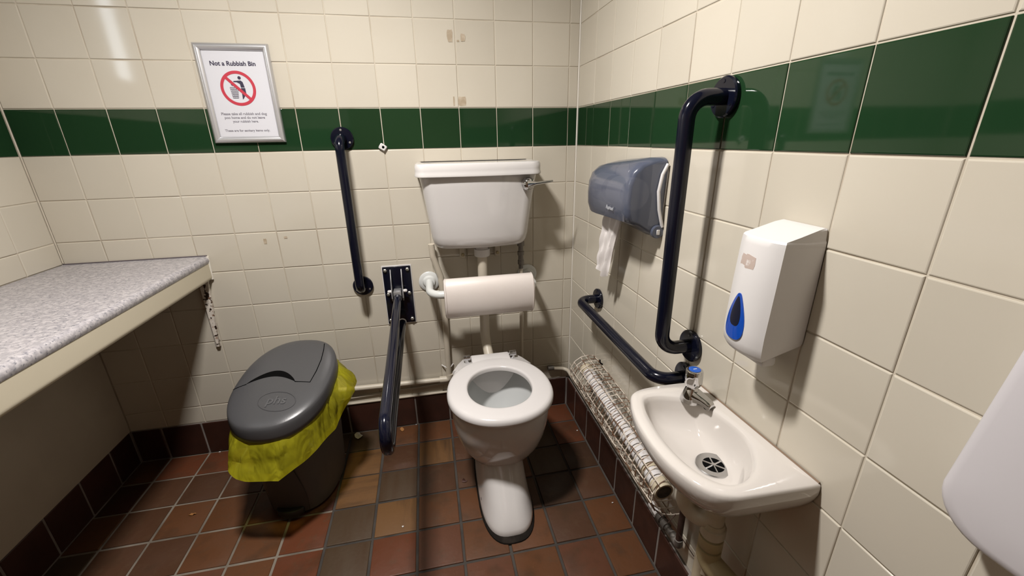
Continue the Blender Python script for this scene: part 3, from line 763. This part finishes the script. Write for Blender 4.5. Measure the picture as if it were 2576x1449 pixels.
# yellow bag folded over the bin's rim, hanging below the lid
def bag():
    n = 132; rings = []; rg = random.Random(11)
    c0 = bl(LCx, LCy, 0)
    hem = [(-1.364, -.566, .33), (-1.341, -.583, .318), (-1.308, -.592, .31), (-1.203, -.615, .304), (-1.157, -.574, .32), (-1.096, -.524, .34), (-1.049, -.442, .36), (-1.018, -.329, .39), (-1.020, -.23, .40), (-1.065, -.14, .40), (-1.19, -.10, .39), (-1.32, -.14, .375), (-1.385, -.25, .365), (-1.395, -.38, .35), (-1.386, -.48, .34)]
    mid = [(-1.372, -.540, .36), (-1.308, -.572, .36), (-1.203, -.590, .37), (-1.120, -.540, .40), (-1.052, -.430, .42), (-.990, -.318, .425), (-.990, -.262, .435), (-1.025, -.205, .45), (-1.09, -.13, .46), (-1.19, -.11, .46), (-1.32, -.15, .44), (-1.385, -.25, .42), (-1.392, -.38, .40), (-1.382, -.475, .375)]
    def polar(pts):
        q = sorted(((math.atan2(p[1]-c0.y, p[0]-c0.x)) % (2*PI), math.hypot(p[0]-c0.x, p[1]-c0.y), p[2]) for p in pts)
        return [(q[-1][0]-2*PI,)+q[-1][1:]]+q+[(q[0][0]+2*PI,)+q[0][1:]]
    def at(q, t):
        for a, b in zip(q, q[1:]):
            if a[0] <= t <= b[0]:
                f = (t-a[0])/(b[0]-a[0]+1e-9)
                # straight chord between the control points
                x = (a[1]*math.cos(a[0]))*(1-f)+b[1]*math.cos(b[0])*f; y = (a[1]*math.sin(a[0]))*(1-f)+b[1]*math.sin(b[0])*f
                return math.hypot(x, y), a[2]*(1-f)+b[2]*f
    H, Mi = polar(hem), polar(mid)
    folds = [(rg.uniform(0, 2*PI), rg.uniform(.04, .13), rg.uniform(-.010, .007), rg.uniform(-.8, .8)) for _ in range(46)]
    def wr(t, v):
        s_ = 0
        for c, wd, a, sl in folds:
            d = (t-c-(v-.5)*sl*.5+PI) % (2*PI)-PI
            s_ += a*max(0, 1-abs(d)/wd)
        return s_*math.sin(PI*min(1, v*.9+.05))
    NV = 14
    for i in range(NV+1):
        v = i/NV; r = []
        for k in range(n):
            t = 2*PI*k/n
            # radius of the lid rim along this direction
            ca_, sa_ = math.cos(t-BA), math.sin(t-BA)
            rl = 1/((abs(ca_)/LW)**2.3+(abs(sa_)/(LB if sa_ > 0 else LF))**2.3)**(1/2.3)
            ztop = .479+.235*rl*sa_+.014; rl *= .955
            hr_, hz = at(H, t); mr_, mz = at(Mi, t)
            if v < .5: f = v/.5; rad = rl+(mr_-rl)*math.sin(f*PI/2); z = ztop+(mz-ztop)*f
            else: f = (v-.5)/.5; rad = mr_+(hr_-mr_)*f; z = mz+(hz-mz)*f
            rad += wr(t, v)
            r.append(V(c0.x+math.cos(t)*rad, c0.y+math.sin(t)*rad, z+.004*math.sin(t*9+v*3)*v))
        rings.append(r)
    r = []
    for k in range(n):
        p = rings[-1][k]; c = V(c0.x, c0.y, p.z); r.append(p+(c-p)*.07+V(0, 0, .014))
    rings.append(r)
    return MB().loft(rings, False, False).mesh('bin_liner', 22)
solo('bin_liner', bag(), M_bag, 'thin yellow plastic bag hanging out under the lid of the grey bin', 'bag', loc=(BX, BY, .3))

# ================================================================== TOILET PAPER DISPENSER (right wall)
dp = thing('paper_dispenser', (0, -.57, 1.06), 'smoky blue translucent toilet paper dispenser on the right wall', 'dispenser')
prof = [(-.004, 1.290), (-.040, 1.289), (-.080, 1.277), (-.104, 1.255), (-.116, 1.220), (-.119, 1.175), (-.117, 1.138), (-.108, 1.114), (-.080, 1.102), (-.055, 1.086), (-.030, 1.072), (-.012, 1.068), (-.004, 1.072)]
prof2 = [(-.004, 1.268), (-.040, 1.267), (-.080, 1.258), (-.104, 1.238), (-.116, 1.208), (-.119, 1.168), (-.117, 1.130), (-.108, 1.104), (-.080, 1.099), (-.055, 1.094), (-.030, 1.090), (-.012, 1.089), (-.004, 1.089)]
def dring(y, s, a):
    cx, cz = -.002, 1.175
    return [V(cx+((p[0]*(1-a)+q[0]*a)-cx)*s, y, cz+((p[1]*(1-a)+q[1]*a)-cz)*s) for p, q in zip(prof, prof2)]
rings = [dring(y, s, a) for y, s, a in ((-.736, .86, 0), (-.735, .91, 0), (-.730, .95, 0), (-.720, .98, 0), (-.705, .995, 0), (-.66, 1.0, .15), (-.58, 1.0, .45), (-.51, 1.0, .75), (-.465, .98, .95), (-.438, .94, 1), (-.420, .88, 1), (-.408, .80, 1), (-.402, .70, 1), (-.400, .60, 1))]
cov = part('cover', MB().loft(rings, True, True).mesh('cover', 45), M_smoke, dp)
part('back_plate', MB().prism([V(-.004, y, z) for y, z in ((-.42, 1.11), (-.42, 1.24), (-.46, 1.262), (-.735, 1.27), (-.742, 1.25), (-.735, 1.12), (-.70, 1.09), (-.60, 1.09))], (.003, 0, 0)), M_whitepl, dp)
part('side_lip', MB().tube([(-.006, -.742, 1.272), (-.020, -.744, 1.245), (-.027, -.744, 1.20), (-.020, -.744, 1.15), (-.004, -.742, 1.10)], .0048, 10), M_whitepl, dp)
lk = part('lock_tab', MB().lathe((-.016, -.730, 1.086), (0, -1, 0), [(0, .019), (.012, .019), (.014, .017)], 20), M_smoke, dp)
part('key_hole', MB().box((-.021, -.746, 1.078), (-.011, -.7435, 1.093), .001, 1), M_whitepl, dp, lk)
for y in (-.49, -.625):
    part('paper_roll', MB().lathe((-.062, y-.05, 1.185), (0, 1, 0), [(0, .020), (0, .046), (.10, .046), (.10, .020)], 28), M_tissue, dp)
me = fit_text('Raphael', .052, .006, .35)
for v in me.vertices: v.co = V(-.1212, -.640-v.co.x, 1.140+v.co.y)
part('logo', me, M_logo, dp, cov)
def tissue():
    rings = []; rg = random.Random(5)
    nz, nu = 26, 22; bm = MB(); gr = []
    for i in range(nz+1):
        v = i/nz; z = 1.112-.215*v; row = []
        for k in range(nu+1):
            q = k/nu
            w0 = .112-.018*v+.003*math.sin(v*9); yc = -.545+.058*v
            y = yc+(q-.5)*w0
            x = -.062+.007*math.sin(q*12+v*1.5)+.005*math.sin(q*27-v*2.5)+.0025*math.sin(v*19+q*9)*math.sin(q*15)-.006*v
            zz = z+(.006*math.sin(q*17+1) if v > .95 else 0)-.010*(1-q)*v
            row.append(V(x, y, zz))
        gr.append(row)
    return bm.loft(gr, False, False, closed=False).mesh('toilet_paper', 60)
solo('toilet_paper', tissue(), M_tissue, 'creased white paper tail hanging from the smoky blue dispenser', 'toilet paper', loc=(-.06, -.53, .9))

# ================================================================== SOAP DISPENSER (right wall)
sd = thing('soap_dispenser', (0, -1.19, .95), 'white soap dispenser with blue teardrop window above the hand basin', 'dispenser')
def sring(z, dpt, y0=-1.140, y1=-1.240, bow=.012, back=-.001):
    r = [V(back, y0+.001, z), V(-dpt*.5, y0, z)]
    for k in range(13):
        u = k/12; y = y0+(y1-y0)*u
        e = 1-abs(2*u-1)**2.4
        r.append(V(-(dpt+bow*e), y, z))
    r += [V(-dpt*.5, y1, z), V(back, y1-.001, z)]
    return r
body = MB()
body.loft([sring(z, d, y0, y1, b) for z, d, y0, y1, b in ((.942, .060, -1.155, -1.225, .006), (.944, .070, -1.148, -1.232, .009), (.950, .078, -1.142, -1.238, .012), (.960, .083, -1.140, -1.240, .014), (.975, .0845, -1.139, -1.241, .015), (1.00, .0850, -1.139, -1.241, .015), (1.08, .0825, -1.139, -1.241, .014), (1.16, .0795, -1.140, -1.240, .013), (1.170, .0785, -1.1405, -1.2395, .012), (1.1735, .0765, -1.1425, -1.2375, .011), (1.180, .052, -1.143, -1.237, .008), (1.190, .018, -1.144, -1.236, .003), (1.193, .004, -1.146, -1.234, .001))])
for v_ in body.bm.verts:
    if v_.co.z < 1.0: v_.co.z += .030*max(0, 1+v_.co.x/.075)*(1-(v_.co.z-.94)/.06)
part('body', body.mesh('body', 30), M_whitepl, sd)
def tear(t, s=1.0):
    # teardrop in (y, z), narrow rounded top
    z = -math.cos(t); r = math.sin(t)**.66*(.50-.25*z-.05*z*z)
    return r*.047*s, z*.046*s
FX = lambda y, z: -(.0845-.004*(z-1.0)/.1+.0145*(1-abs(2*((y+1.14)/-.1)-1)**2.4))
def on_front(outline, dx, cy, cz):
    # a patch that follows the curved front, from its outline inwards
    rings = []
    for f in (1.0, .8, .6, .4, .2, .02):
        r = []
        for y, z in outline:
            y2, z2 = cy+(y-cy)*f, cz+(z-cz)*f
            r.append(V(FX(y2, z2)-(dx if f < 1 else -.001), y2, z2))
        rings.append(r)
        if f == 1.0: rings.append([V(FX(y, z)-dx, cy+(y-cy)*.985, cz+(z-cz)*.985) for y, z in outline])
    return MB().loft(rings, False, True)
def drop(cy, cz, s, dx, sw=1.0):
    o = []
    for k in range(48):
        t = 2*PI*k/48; a, b = tear(t if t < PI else 2*PI-t, s); o.append((cy+(a if t < PI else -a)*sw, cz+b))
    return on_front(o, dx, cy, cz)
dw = part('level_window', drop(-1.180, 1.021, 1.0, .0020), M_bluepl, sd, label='blue teardrop level window')
part('window_core', drop(-1.180, 1.031, .64, .0024, .80), M_navycore, sd, dw)
lab = [(-1.158, 1.128), (-1.163, 1.139), (-1.180, 1.141), (-1.198, 1.138), (-1.199, 1.124), (-1.197, 1.116), (-1.178, 1.114), (-1.160, 1.117), (-1.156, 1.121)]
part('label_residue', on_front(lab, .0006, -1.178, 1.127), M_residue2, sd, label='patch of dried label glue')
part('push_lip', MB().box((-.064, -1.228, .930), (-.034, -1.152, .950), .006, 2), M_whitepl, sd)

# ================================================================== HAND BASIN (right wall)
ZB = .738
ba = thing('hand_basin', (0, -1.15, .6), 'small white ceramic hand basin on the right wall', 'basin')
OUT = [(-.003, -.978), (-.06, -.973), (-.123, -.973), (-.165, -.978), (-.192, -.992), (-.207, -1.018), (-.221, -1.055), (-.232, -1.10), (-.238, -1.15), (-.239, -1.19), (-.236, -1.23), (-.228, -1.265), (-.215, -1.297), (-.196, -1.322), (-.168, -1.335), (-.13, -1.339), (-.08, -1.341), (-.03, -1.343), (-.003, -1.343), (-.003, -1.334), (-.003, -1.25), (-.003, -1.15), (-.003, -1.06), (-.003, -.988)]
INN = [(-.058, -1.050), (-.085, -1.033), (-.120, -1.018), (-.148, -1.014), (-.166, -1.019), (-.179, -1.034), (-.191, -1.065), (-.200, -1.105), (-.206, -1.15), (-.207, -1.19), (-.204, -1.23), (-.196, -1.262), (-.183, -1.287), (-.165, -1.303), (-.142, -1.307), (-.118, -1.301), (-.092, -1.284), (-.065, -1.255), (-.046, -1.225), (-.039, -1.208), (-.034, -1.185), (-.034, -1.15), (-.042, -1.095), (-.051, -1.063)]
DRN = (-.086, -1.180)
def cr(pts, sub=3):
    n = len(pts); out = []
    for i in range(n):
        p0, p1, p2, p3 = [Vector(pts[(i+k-1) % n]) for k in range(4)]
        for s_ in range(sub):
            t = s_/sub
            out.append(.5*((2*p1)+(-p0+p2)*t+(2*p0-5*p1+4*p2-p3)*t*t+(-p0+3*p1-3*p2+p3)*t**3))
    return out
def clampx(p): return Vector((min(p.x, -.002), p.y))
o2 = [clampx(p) for p in cr(OUT)]; i2 = cr(INN)
def mixr(a, b, t, z): return [V(*(p*(1-t)+q*t), z) for p, q in zip(a, b)]
def toward(a, c, t, z): return [V(p.x+(c[0]-p.x)*t, p.y+(c[1]-p.y)*t, z) for p in a]
def tow_keep(a, c, t, z):   # shrink but keep the back edge on the wall
    return [V(p.x if p.x > -.01 else p.x+(c[0]-p.x)*t, p.y+(c[1]-p.y)*t, z) for p in a]
BC = (-.02, -1.15)
rings = [tow_keep(o2, BC, .62, .600), tow_keep(o2, BC, .50, .612), tow_keep(o2, BC, .34, .628), tow_keep(o2, BC, .22, .645), tow_keep(o2, BC, .12, .664), tow_keep(o2, BC, .06, .683), tow_keep(o2, BC, .022, .700), tow_keep(o2, BC, .003, .713), tow_keep(o2, BC, 0.0, .727), tow_keep(o2, BC, .006, .734), tow_keep(o2, BC, .022, .738)]
rings += [mixr(o2, i2, .62, .7385), mixr(o2, i2, .90, .7375), mixr(o2, i2, 1.0, .734)]
rings += [toward(i2, DRN, t, z) for t, z in ((.030, .724), (.065, .708), (.12, .692), (.21, .677), (.34, .666), (.50, .658), (.64, .654), (.80, .653), (.88, .653))]
def tilt(p): return V(p.x, p.y, p.z+.035*(-p.y-.975))
rings = [[tilt(p) for p in r] for r in rings]
DZ = .035*(-DRN[1]-.975)
part('bowl', MB().loft(rings).mesh('bowl', 60), M_basin, ba)
part('wall_seal', MB().tube([(-.003, -.985, .7385), (-.003, -1.34, .751)], .0022, 6), mat('brown_sealant', (.22, .15, .10), .7), ba)
dr = part('waste_flange', MB().lathe((DRN[0], DRN[1], .6525+DZ), (0, 0, 1), [(0, .0375), (.0040, .0375), (.0055, .036), (.0045, .0225), (.0035, .0220)], 32), M_steel, ba)
part('waste_opening', MB().lathe((DRN[0], DRN[1], .6560+DZ), (0, 0, 1), [(0, .0222), (.0006, .0222)], 28), M_dark, ba, dr)
gr_ = MB()
for k in range(3):
    a = PI*k/3+.25; d = V(math.cos(a), math.sin(a), 0)*.0225; c = V(DRN[0], DRN[1], .6572+DZ)
    gr_.tube([c-d, c+d], .0017, 6)
gr_.lathe((DRN[0], DRN[1], .6562+DZ), (0, 0, 1), [(0, .0045), (.003, .0045)], 12)
part('waste_grid', gr_, M_steel, ba, dr)
# tap
TPX, TPY = -.064, -1.046
tp = thing('basin_tap', (TPX, TPY, ZB), 'chrome pillar tap with blue disc standing on the hand basin', 'tap')
bd = MB().lathe((TPX, TPY, ZB-.001), (0, 0, 1), [(0, .0245), (.004, .0240), (.012, .0220), (.024, .0180), (.032, .0155), (.036, .0135), (.044, .0130)], 24)
sv = V(.020, -.045, 0).normalized(); sn = V(-sv.y, sv.x, 0)
def sp_ring(d, z0, z1, hw):
    c = V(TPX, TPY, 0)+sv*d
    return [c-sn*hw+V(0, 0, z0), c+sn*hw+V(0, 0, z0), c+sn*hw*.95+V(0, 0, (z0+z1)/2), c+sn*hw*.6+V(0, 0, z1), c-sn*hw*.6+V(0, 0, z1), c-sn*hw*.95+V(0, 0, (z0+z1)/2)]
bd.loft([sp_ring(0, ZB+.002, ZB+.034, .0185), sp_ring(.016, ZB+.007, ZB+.031, .0170), sp_ring(.030, ZB+.009, ZB+.027, .0135), sp_ring(.042, ZB+.006, ZB+.023, .0125), sp_ring(.050, ZB+.003, ZB+.020, .0125), sp_ring(.054, ZB+.003, ZB+.015, .0115)])
part('spout_body', bd.mesh('b', 40), M_chrome, tp)
part('spout_outlet', MB().lathe(V(TPX, TPY, ZB+.004)+sv*.044, (0, 0, -1), [(0, .0085), (.004, .0085)], 16), M_dark, tp)
hd = []
for h, r in ((.040, .011), (.0405, .0165), (.046, .0190), (.052, .0210), (.068, .0205), (.080, .0196), (.0835, .0178), (.0835, .0150)):
    hd.append([V(TPX+math.cos(2*PI*k/40)*r*(1-.05*(math.cos(5*2*PI*k/40) > .3)), TPY+math.sin(2*PI*k/40)*r*(1-.05*(math.cos(5*2*PI*k/40) > .3)), ZB+h) for k in range(40)])
hh = part('handle', MB().loft(hd), M_chrome, tp)
part('blue_disc', MB().lathe((TPX, TPY, ZB+.083), (0, 0, 1), [(0, .0138), (.0012, .0138), (.0018, .012)], 24), M_bluecap, tp, hh, label='blue disc on the tap head')
part('disc_mark', MB().box((TPX-.004, TPY-.0012, ZB+.0847), (TPX+.005, TPY+.0012, ZB+.0852)), M_logo, tp, hh)

# waste trap under the basin
tr = thing('waste_trap', (-.09, -1.16, .30), 'cream plastic waste trap and pipe under the hand basin', 'waste trap')
part('u_bend', MB().tube([(-.112, -1.142, .625), (-.112, -1.142, .505), (-.070, -1.196, .505), (-.070, -1.196, .62)], .0205, 18, fil=.034, seg=8), M_pvc, tr)
part('inlet_nut', MB().lathe((-.112, -1.142, .600), (0, 0, -1), [(0, .026), (.002, .029), (.028, .029), (.031, .024)], 16), M_pvc, tr)
part('down_pipe', MB().tube([(-.070, -1.196, .62), (-.070, -1.196, .36)], .020, 18), M_pvc, tr)
part('coupling_nut', MB().lathe((-.070, -1.196, .515), (0, 0, -1), [(0, .0225), (.012, .0235), (.013, .0275), (.036, .0275), (.037, .0245), (.041, .0245)], 18), M_pvc, tr)
part('reducer', MB().lathe((-.070, -1.196, .470), (0, 0, -1), [(0, .0265), (.028, .0265), (.034, .022)], 18), M_pvcyel, tr)
part('elbow', MB().tube([(-.070, -1.196, .435), (-.070, -1.196, .395), (-.050, -1.275, .385)], .0265, 18, fil=.035), M_pvcyel, tr)
part('outlet_pipe', MB().tube([(-.075, -1.19, .40), (-.075, -1.19, .18), (0, -1.19, .12)], .019, 16, fil=.03), M_pvc, tr)

# copper feed rising to the tap and the painted pipe on the right wall
fd = thing('tap_feed_pipe', (-.03, -1.04, .25), 'dark copper pipe rising from the skirting to under the basin', 'pipe')
part('riser', MB().tube([(-.030, -1.042, .235), (-.030, -1.042, .60), (-.064, -1.052, .66)], .0085, 12, fil=.03), M_copper, fd)
part('elbow', MB().tube([(-.022, -1.000, .233), (-.026, -1.042, .233), (-.030, -1.042, .262)], .0115, 12, fil=.012), M_lead, fd)
part('union', MB().lathe((-.022, -.930, .226), (0, -1, .05), [(0, .014), (.018, .014), (.019, .010), (.026, .010), (.027, .0145), (.045, .0145), (.046, .010), (.075, .010)], 14), M_lead, fd)
sp2 = thing('skirting_pipe', (-.02, -.5, .216), 'cream painted pipe low along the right wall behind the heater guard', 'pipe')
part('pipe', MB().tube([(-.098, -.020, .236), (-.018, -.020, .222), (-.020, -.90, .226)], .0095, 12, fil=.03), M_pipe, sp2)
part('pipe_sleeve', MB().lathe((-.022, -.885, .226), (0, -1, 0), [(0, .013), (.045, .013)], 14), M_whitepl, sp2)
part('joint', MB().lathe((-.120, -.020, .238), (1, 0, 0), [(0, .012), (.03, .012)], 12), M_lead, sp2)
# ================================================================== TUBULAR HEATER AND GUARD
ht = thing('tubular_heater', (-.058, -.7, .38), 'white tubular heater inside the rusty wire guard on the right wall', 'heater')
HA, HB = V(-.055, -.375, .424), V(-.062, -.990, .392)
d = (HB-HA).normalized()
part('tube', MB().tube([HA, HB], .0250, 22), M_heater, ht)
part('end_cap', MB().lathe(HB-d*.030, d, [(0, .0255), (0, .0275), (.034, .0275), (.034, .022)], 24), M_ivory, ht)
part('end_plug', MB().lathe(HB+d*.001, d, [(0, .0235), (.003, .0225), (.004, .005)], 22), M_grime, ht)
part('collar', MB().lathe(HB-d*.085, d, [(0, .0252), (0, .0272), (.016, .0272), (.016, .0252)], 24), M_ivory, ht)
part('end_cap', MB().lathe(HA-d*.012, d, [(0, .022), (0, .0275), (.034, .0275), (.034, .0255)], 24), M_ivory, ht)
for y in (-.42, -.88):
    t = (y-HA.y)/(HB.y-HA.y); c = HA+(HB-HA)*t
    part('bracket', MB().tube([c+V(.05, 0, -.02), c+V(.02, 0, -.03), c+V(-.005, 0, -.030)], .005, 8), M_lead, ht)
gd = thing('wire_guard', (0, -.65, .30), 'rusty white wire mesh guard cage around the tubular heater', 'guard')
prf = [(-.004, .456), (-.030, .460), (-.060, .456), (-.088, .438), (-.104, .408), (-.106, .376), (-.092, .345), (-.066, .322), (-.034, .312), (-.004, .310)]
hoop_pts = fillet([V(x, 0, z) for x, z in prf], .02, 2)
hoop_me = MB().tube(hoop_pts, .0018, 6).mesh('hoop_wire', 60); hoop_me.transform(Matrix.Translation((0, 0, -.30))); hoop_me.materials.append(M_wire)
rg = random.Random(9)
for k in range(29):
    o = link(bpy.data.objects.new('hoop_wire', hoop_me)); o.parent = gd
    y = -.318-.0245*k; o.location = (0, y+.65, 0); o.rotation_euler = (rg.gauss(0, .012), 0, rg.gauss(0, .02))
    o.scale = (1+rg.gauss(0, .008), 1, 1+rg.gauss(0, .005))
for i, (x, z) in enumerate([(-.004, .456), (-.033, .4605), (-.063, .455), (-.090, .436), (-.105, .407), (-.1065, .376), (-.093, .345), (-.067, .321), (-.035, .311)]):
    pts = [V(x+rg.gauss(0, .0012), -.314-.0577*j, z+rg.gauss(0, .0012)) for j in range(13)]
    part('long_wire', MB().tube(pts, .0018, 6), M_wire, gd)
part('loose_wire', MB().tube([(-.06, -1.005, .33), (-.03, -1.06, .28), (-.012, -1.09, .25)], .0012, 6), M_copper, gd)
part('loose_wire', MB().tube([(-.09, -1.005, .345), (-.055, -1.02, .305), (-.03, -1.015, .325)], .0014, 6), M_copper, gd)
part('hook', MB().tube([(-.002, -.405, .464), (-.012, -.405, .472), (-.014, -.405, .486)], .003, 8), M_dark, gd)

# ================================================================== TOWEL DISPENSER at the right edge
td = thing('towel_dispenser', (0, -1.68, .89), 'white paper towel dispenser close by on the right wall near soap dispenser', 'dispenser')
TY0, TY1, TZ0, TZ1 = -1.510, -1.80, .878, 1.27
def tring(x, ins, rc=.055):
    r = []
    y0, y1, z0, z1 = TY0-ins, TY1+ins, TZ0+ins, TZ1-ins
    for cy, cz, a0 in ((y0-rc, z0+rc, -PI/2), (y0-rc, z1-rc, 0), (y1+rc, z1-rc, PI/2), (y1+rc, z0+rc, PI)):
        for k in range(9):
            t = a0+PI/2*k/8; zz = cz+rc*math.sin(t); r.append(V(x, cy+rc*math.cos(t)-.095*max(0, zz-.95), zz))
    return r
part('cover', MB().loft([tring(-.006, 0), tring(-.046, 0), tring(-.052, .002), tring(-.0555, .006), tring(-.057, .014), tring(-.0585, .05, .04), tring(-.059, .10, .02)]).mesh('c', 50), M_towel, td)
part('back_plate', MB().box((-.007, TY1+.012, TZ0+.012), (-.001, TY0-.05, TZ1-.012), .003, 1), M_dark, td)  # plate coloured black to paint the shadow gap at the wall

# ================================================================== LITTER ON THE FLOOR
def scrap(name, c, sx, sy, m, label, cat, seed, group=None, th=.0015, curl=.004):
    r = random.Random(seed); n = 9; top = []
    for k in range(n):
        t = 2*PI*k/n; q = r.uniform(.65, 1.1)
        top.append(V(c[0]+math.cos(t)*sx*q, c[1]+math.sin(t)*sy*q, .0012+abs(r.gauss(0, curl))))
    bm = bmesh.new(); vs = [bm.verts.new(p) for p in top]; ctr = bm.verts.new((c[0], c[1], .0015+curl*.6))
    lo = [bm.verts.new(p-V(0, 0, th)) for p in top]; cl = bm.verts.new((c[0], c[1], .0015+curl*.6-th))
    for k in range(n):
        j = (k+1) % n
        bm.faces.new((vs[k], vs[j], ctr)); bm.faces.new((lo[j], lo[k], cl)); bm.faces.new((vs[k], lo[k], lo[j], vs[j]))
    return solo(name, finish(bm, name, 20), m, label, cat, group, loc=(c[0], c[1], 0))
scrap('paper_scrap', (-1.075, -.040), .020, .026, M_litter, 'torn scrap of white paper on the floor right of the bin', 'litter', 2, curl=.008)
scrap('dry_leaf', (-.868, -.036), .012, .014, M_leaf, 'small dry orange leaf on the floor by the back skirting', 'leaf', 4)
scrap('leaf_fragment', (-1.638, -.371), .014, .006, M_leaf, 'thin curled leaf fragment on the floor left of the bin', 'leaf', 6)
scrap('leaf_fragment', (-.595, -.432), .014, .008, mat('dark_leaf', (.06, .02, .012), .7), 'dark red leaf fragment on the floor beside the toilet foot', 'leaf', 8)
for k, (x, y, lb) in enumerate(((-1.691, -.012, 'tiny white speck of paper by the back skirting left of bin'), (-.800, -.012, 'tiny white speck of paper by the skirting behind hinged rail'), (-.841, -.598, 'tiny white paper speck on the floor left of toilet foot'), (-.030, -.230, 'tiny white paper speck on the floor at the right skirting corner'), (-.042, -.664, 'tiny white paper speck on floor below the heater guard'))):
    scrap('paper_speck', (x, y), .004, .0035, M_whitepl, lb, 'litter', 20+k, 'paper specks on the floor', curl=.001)
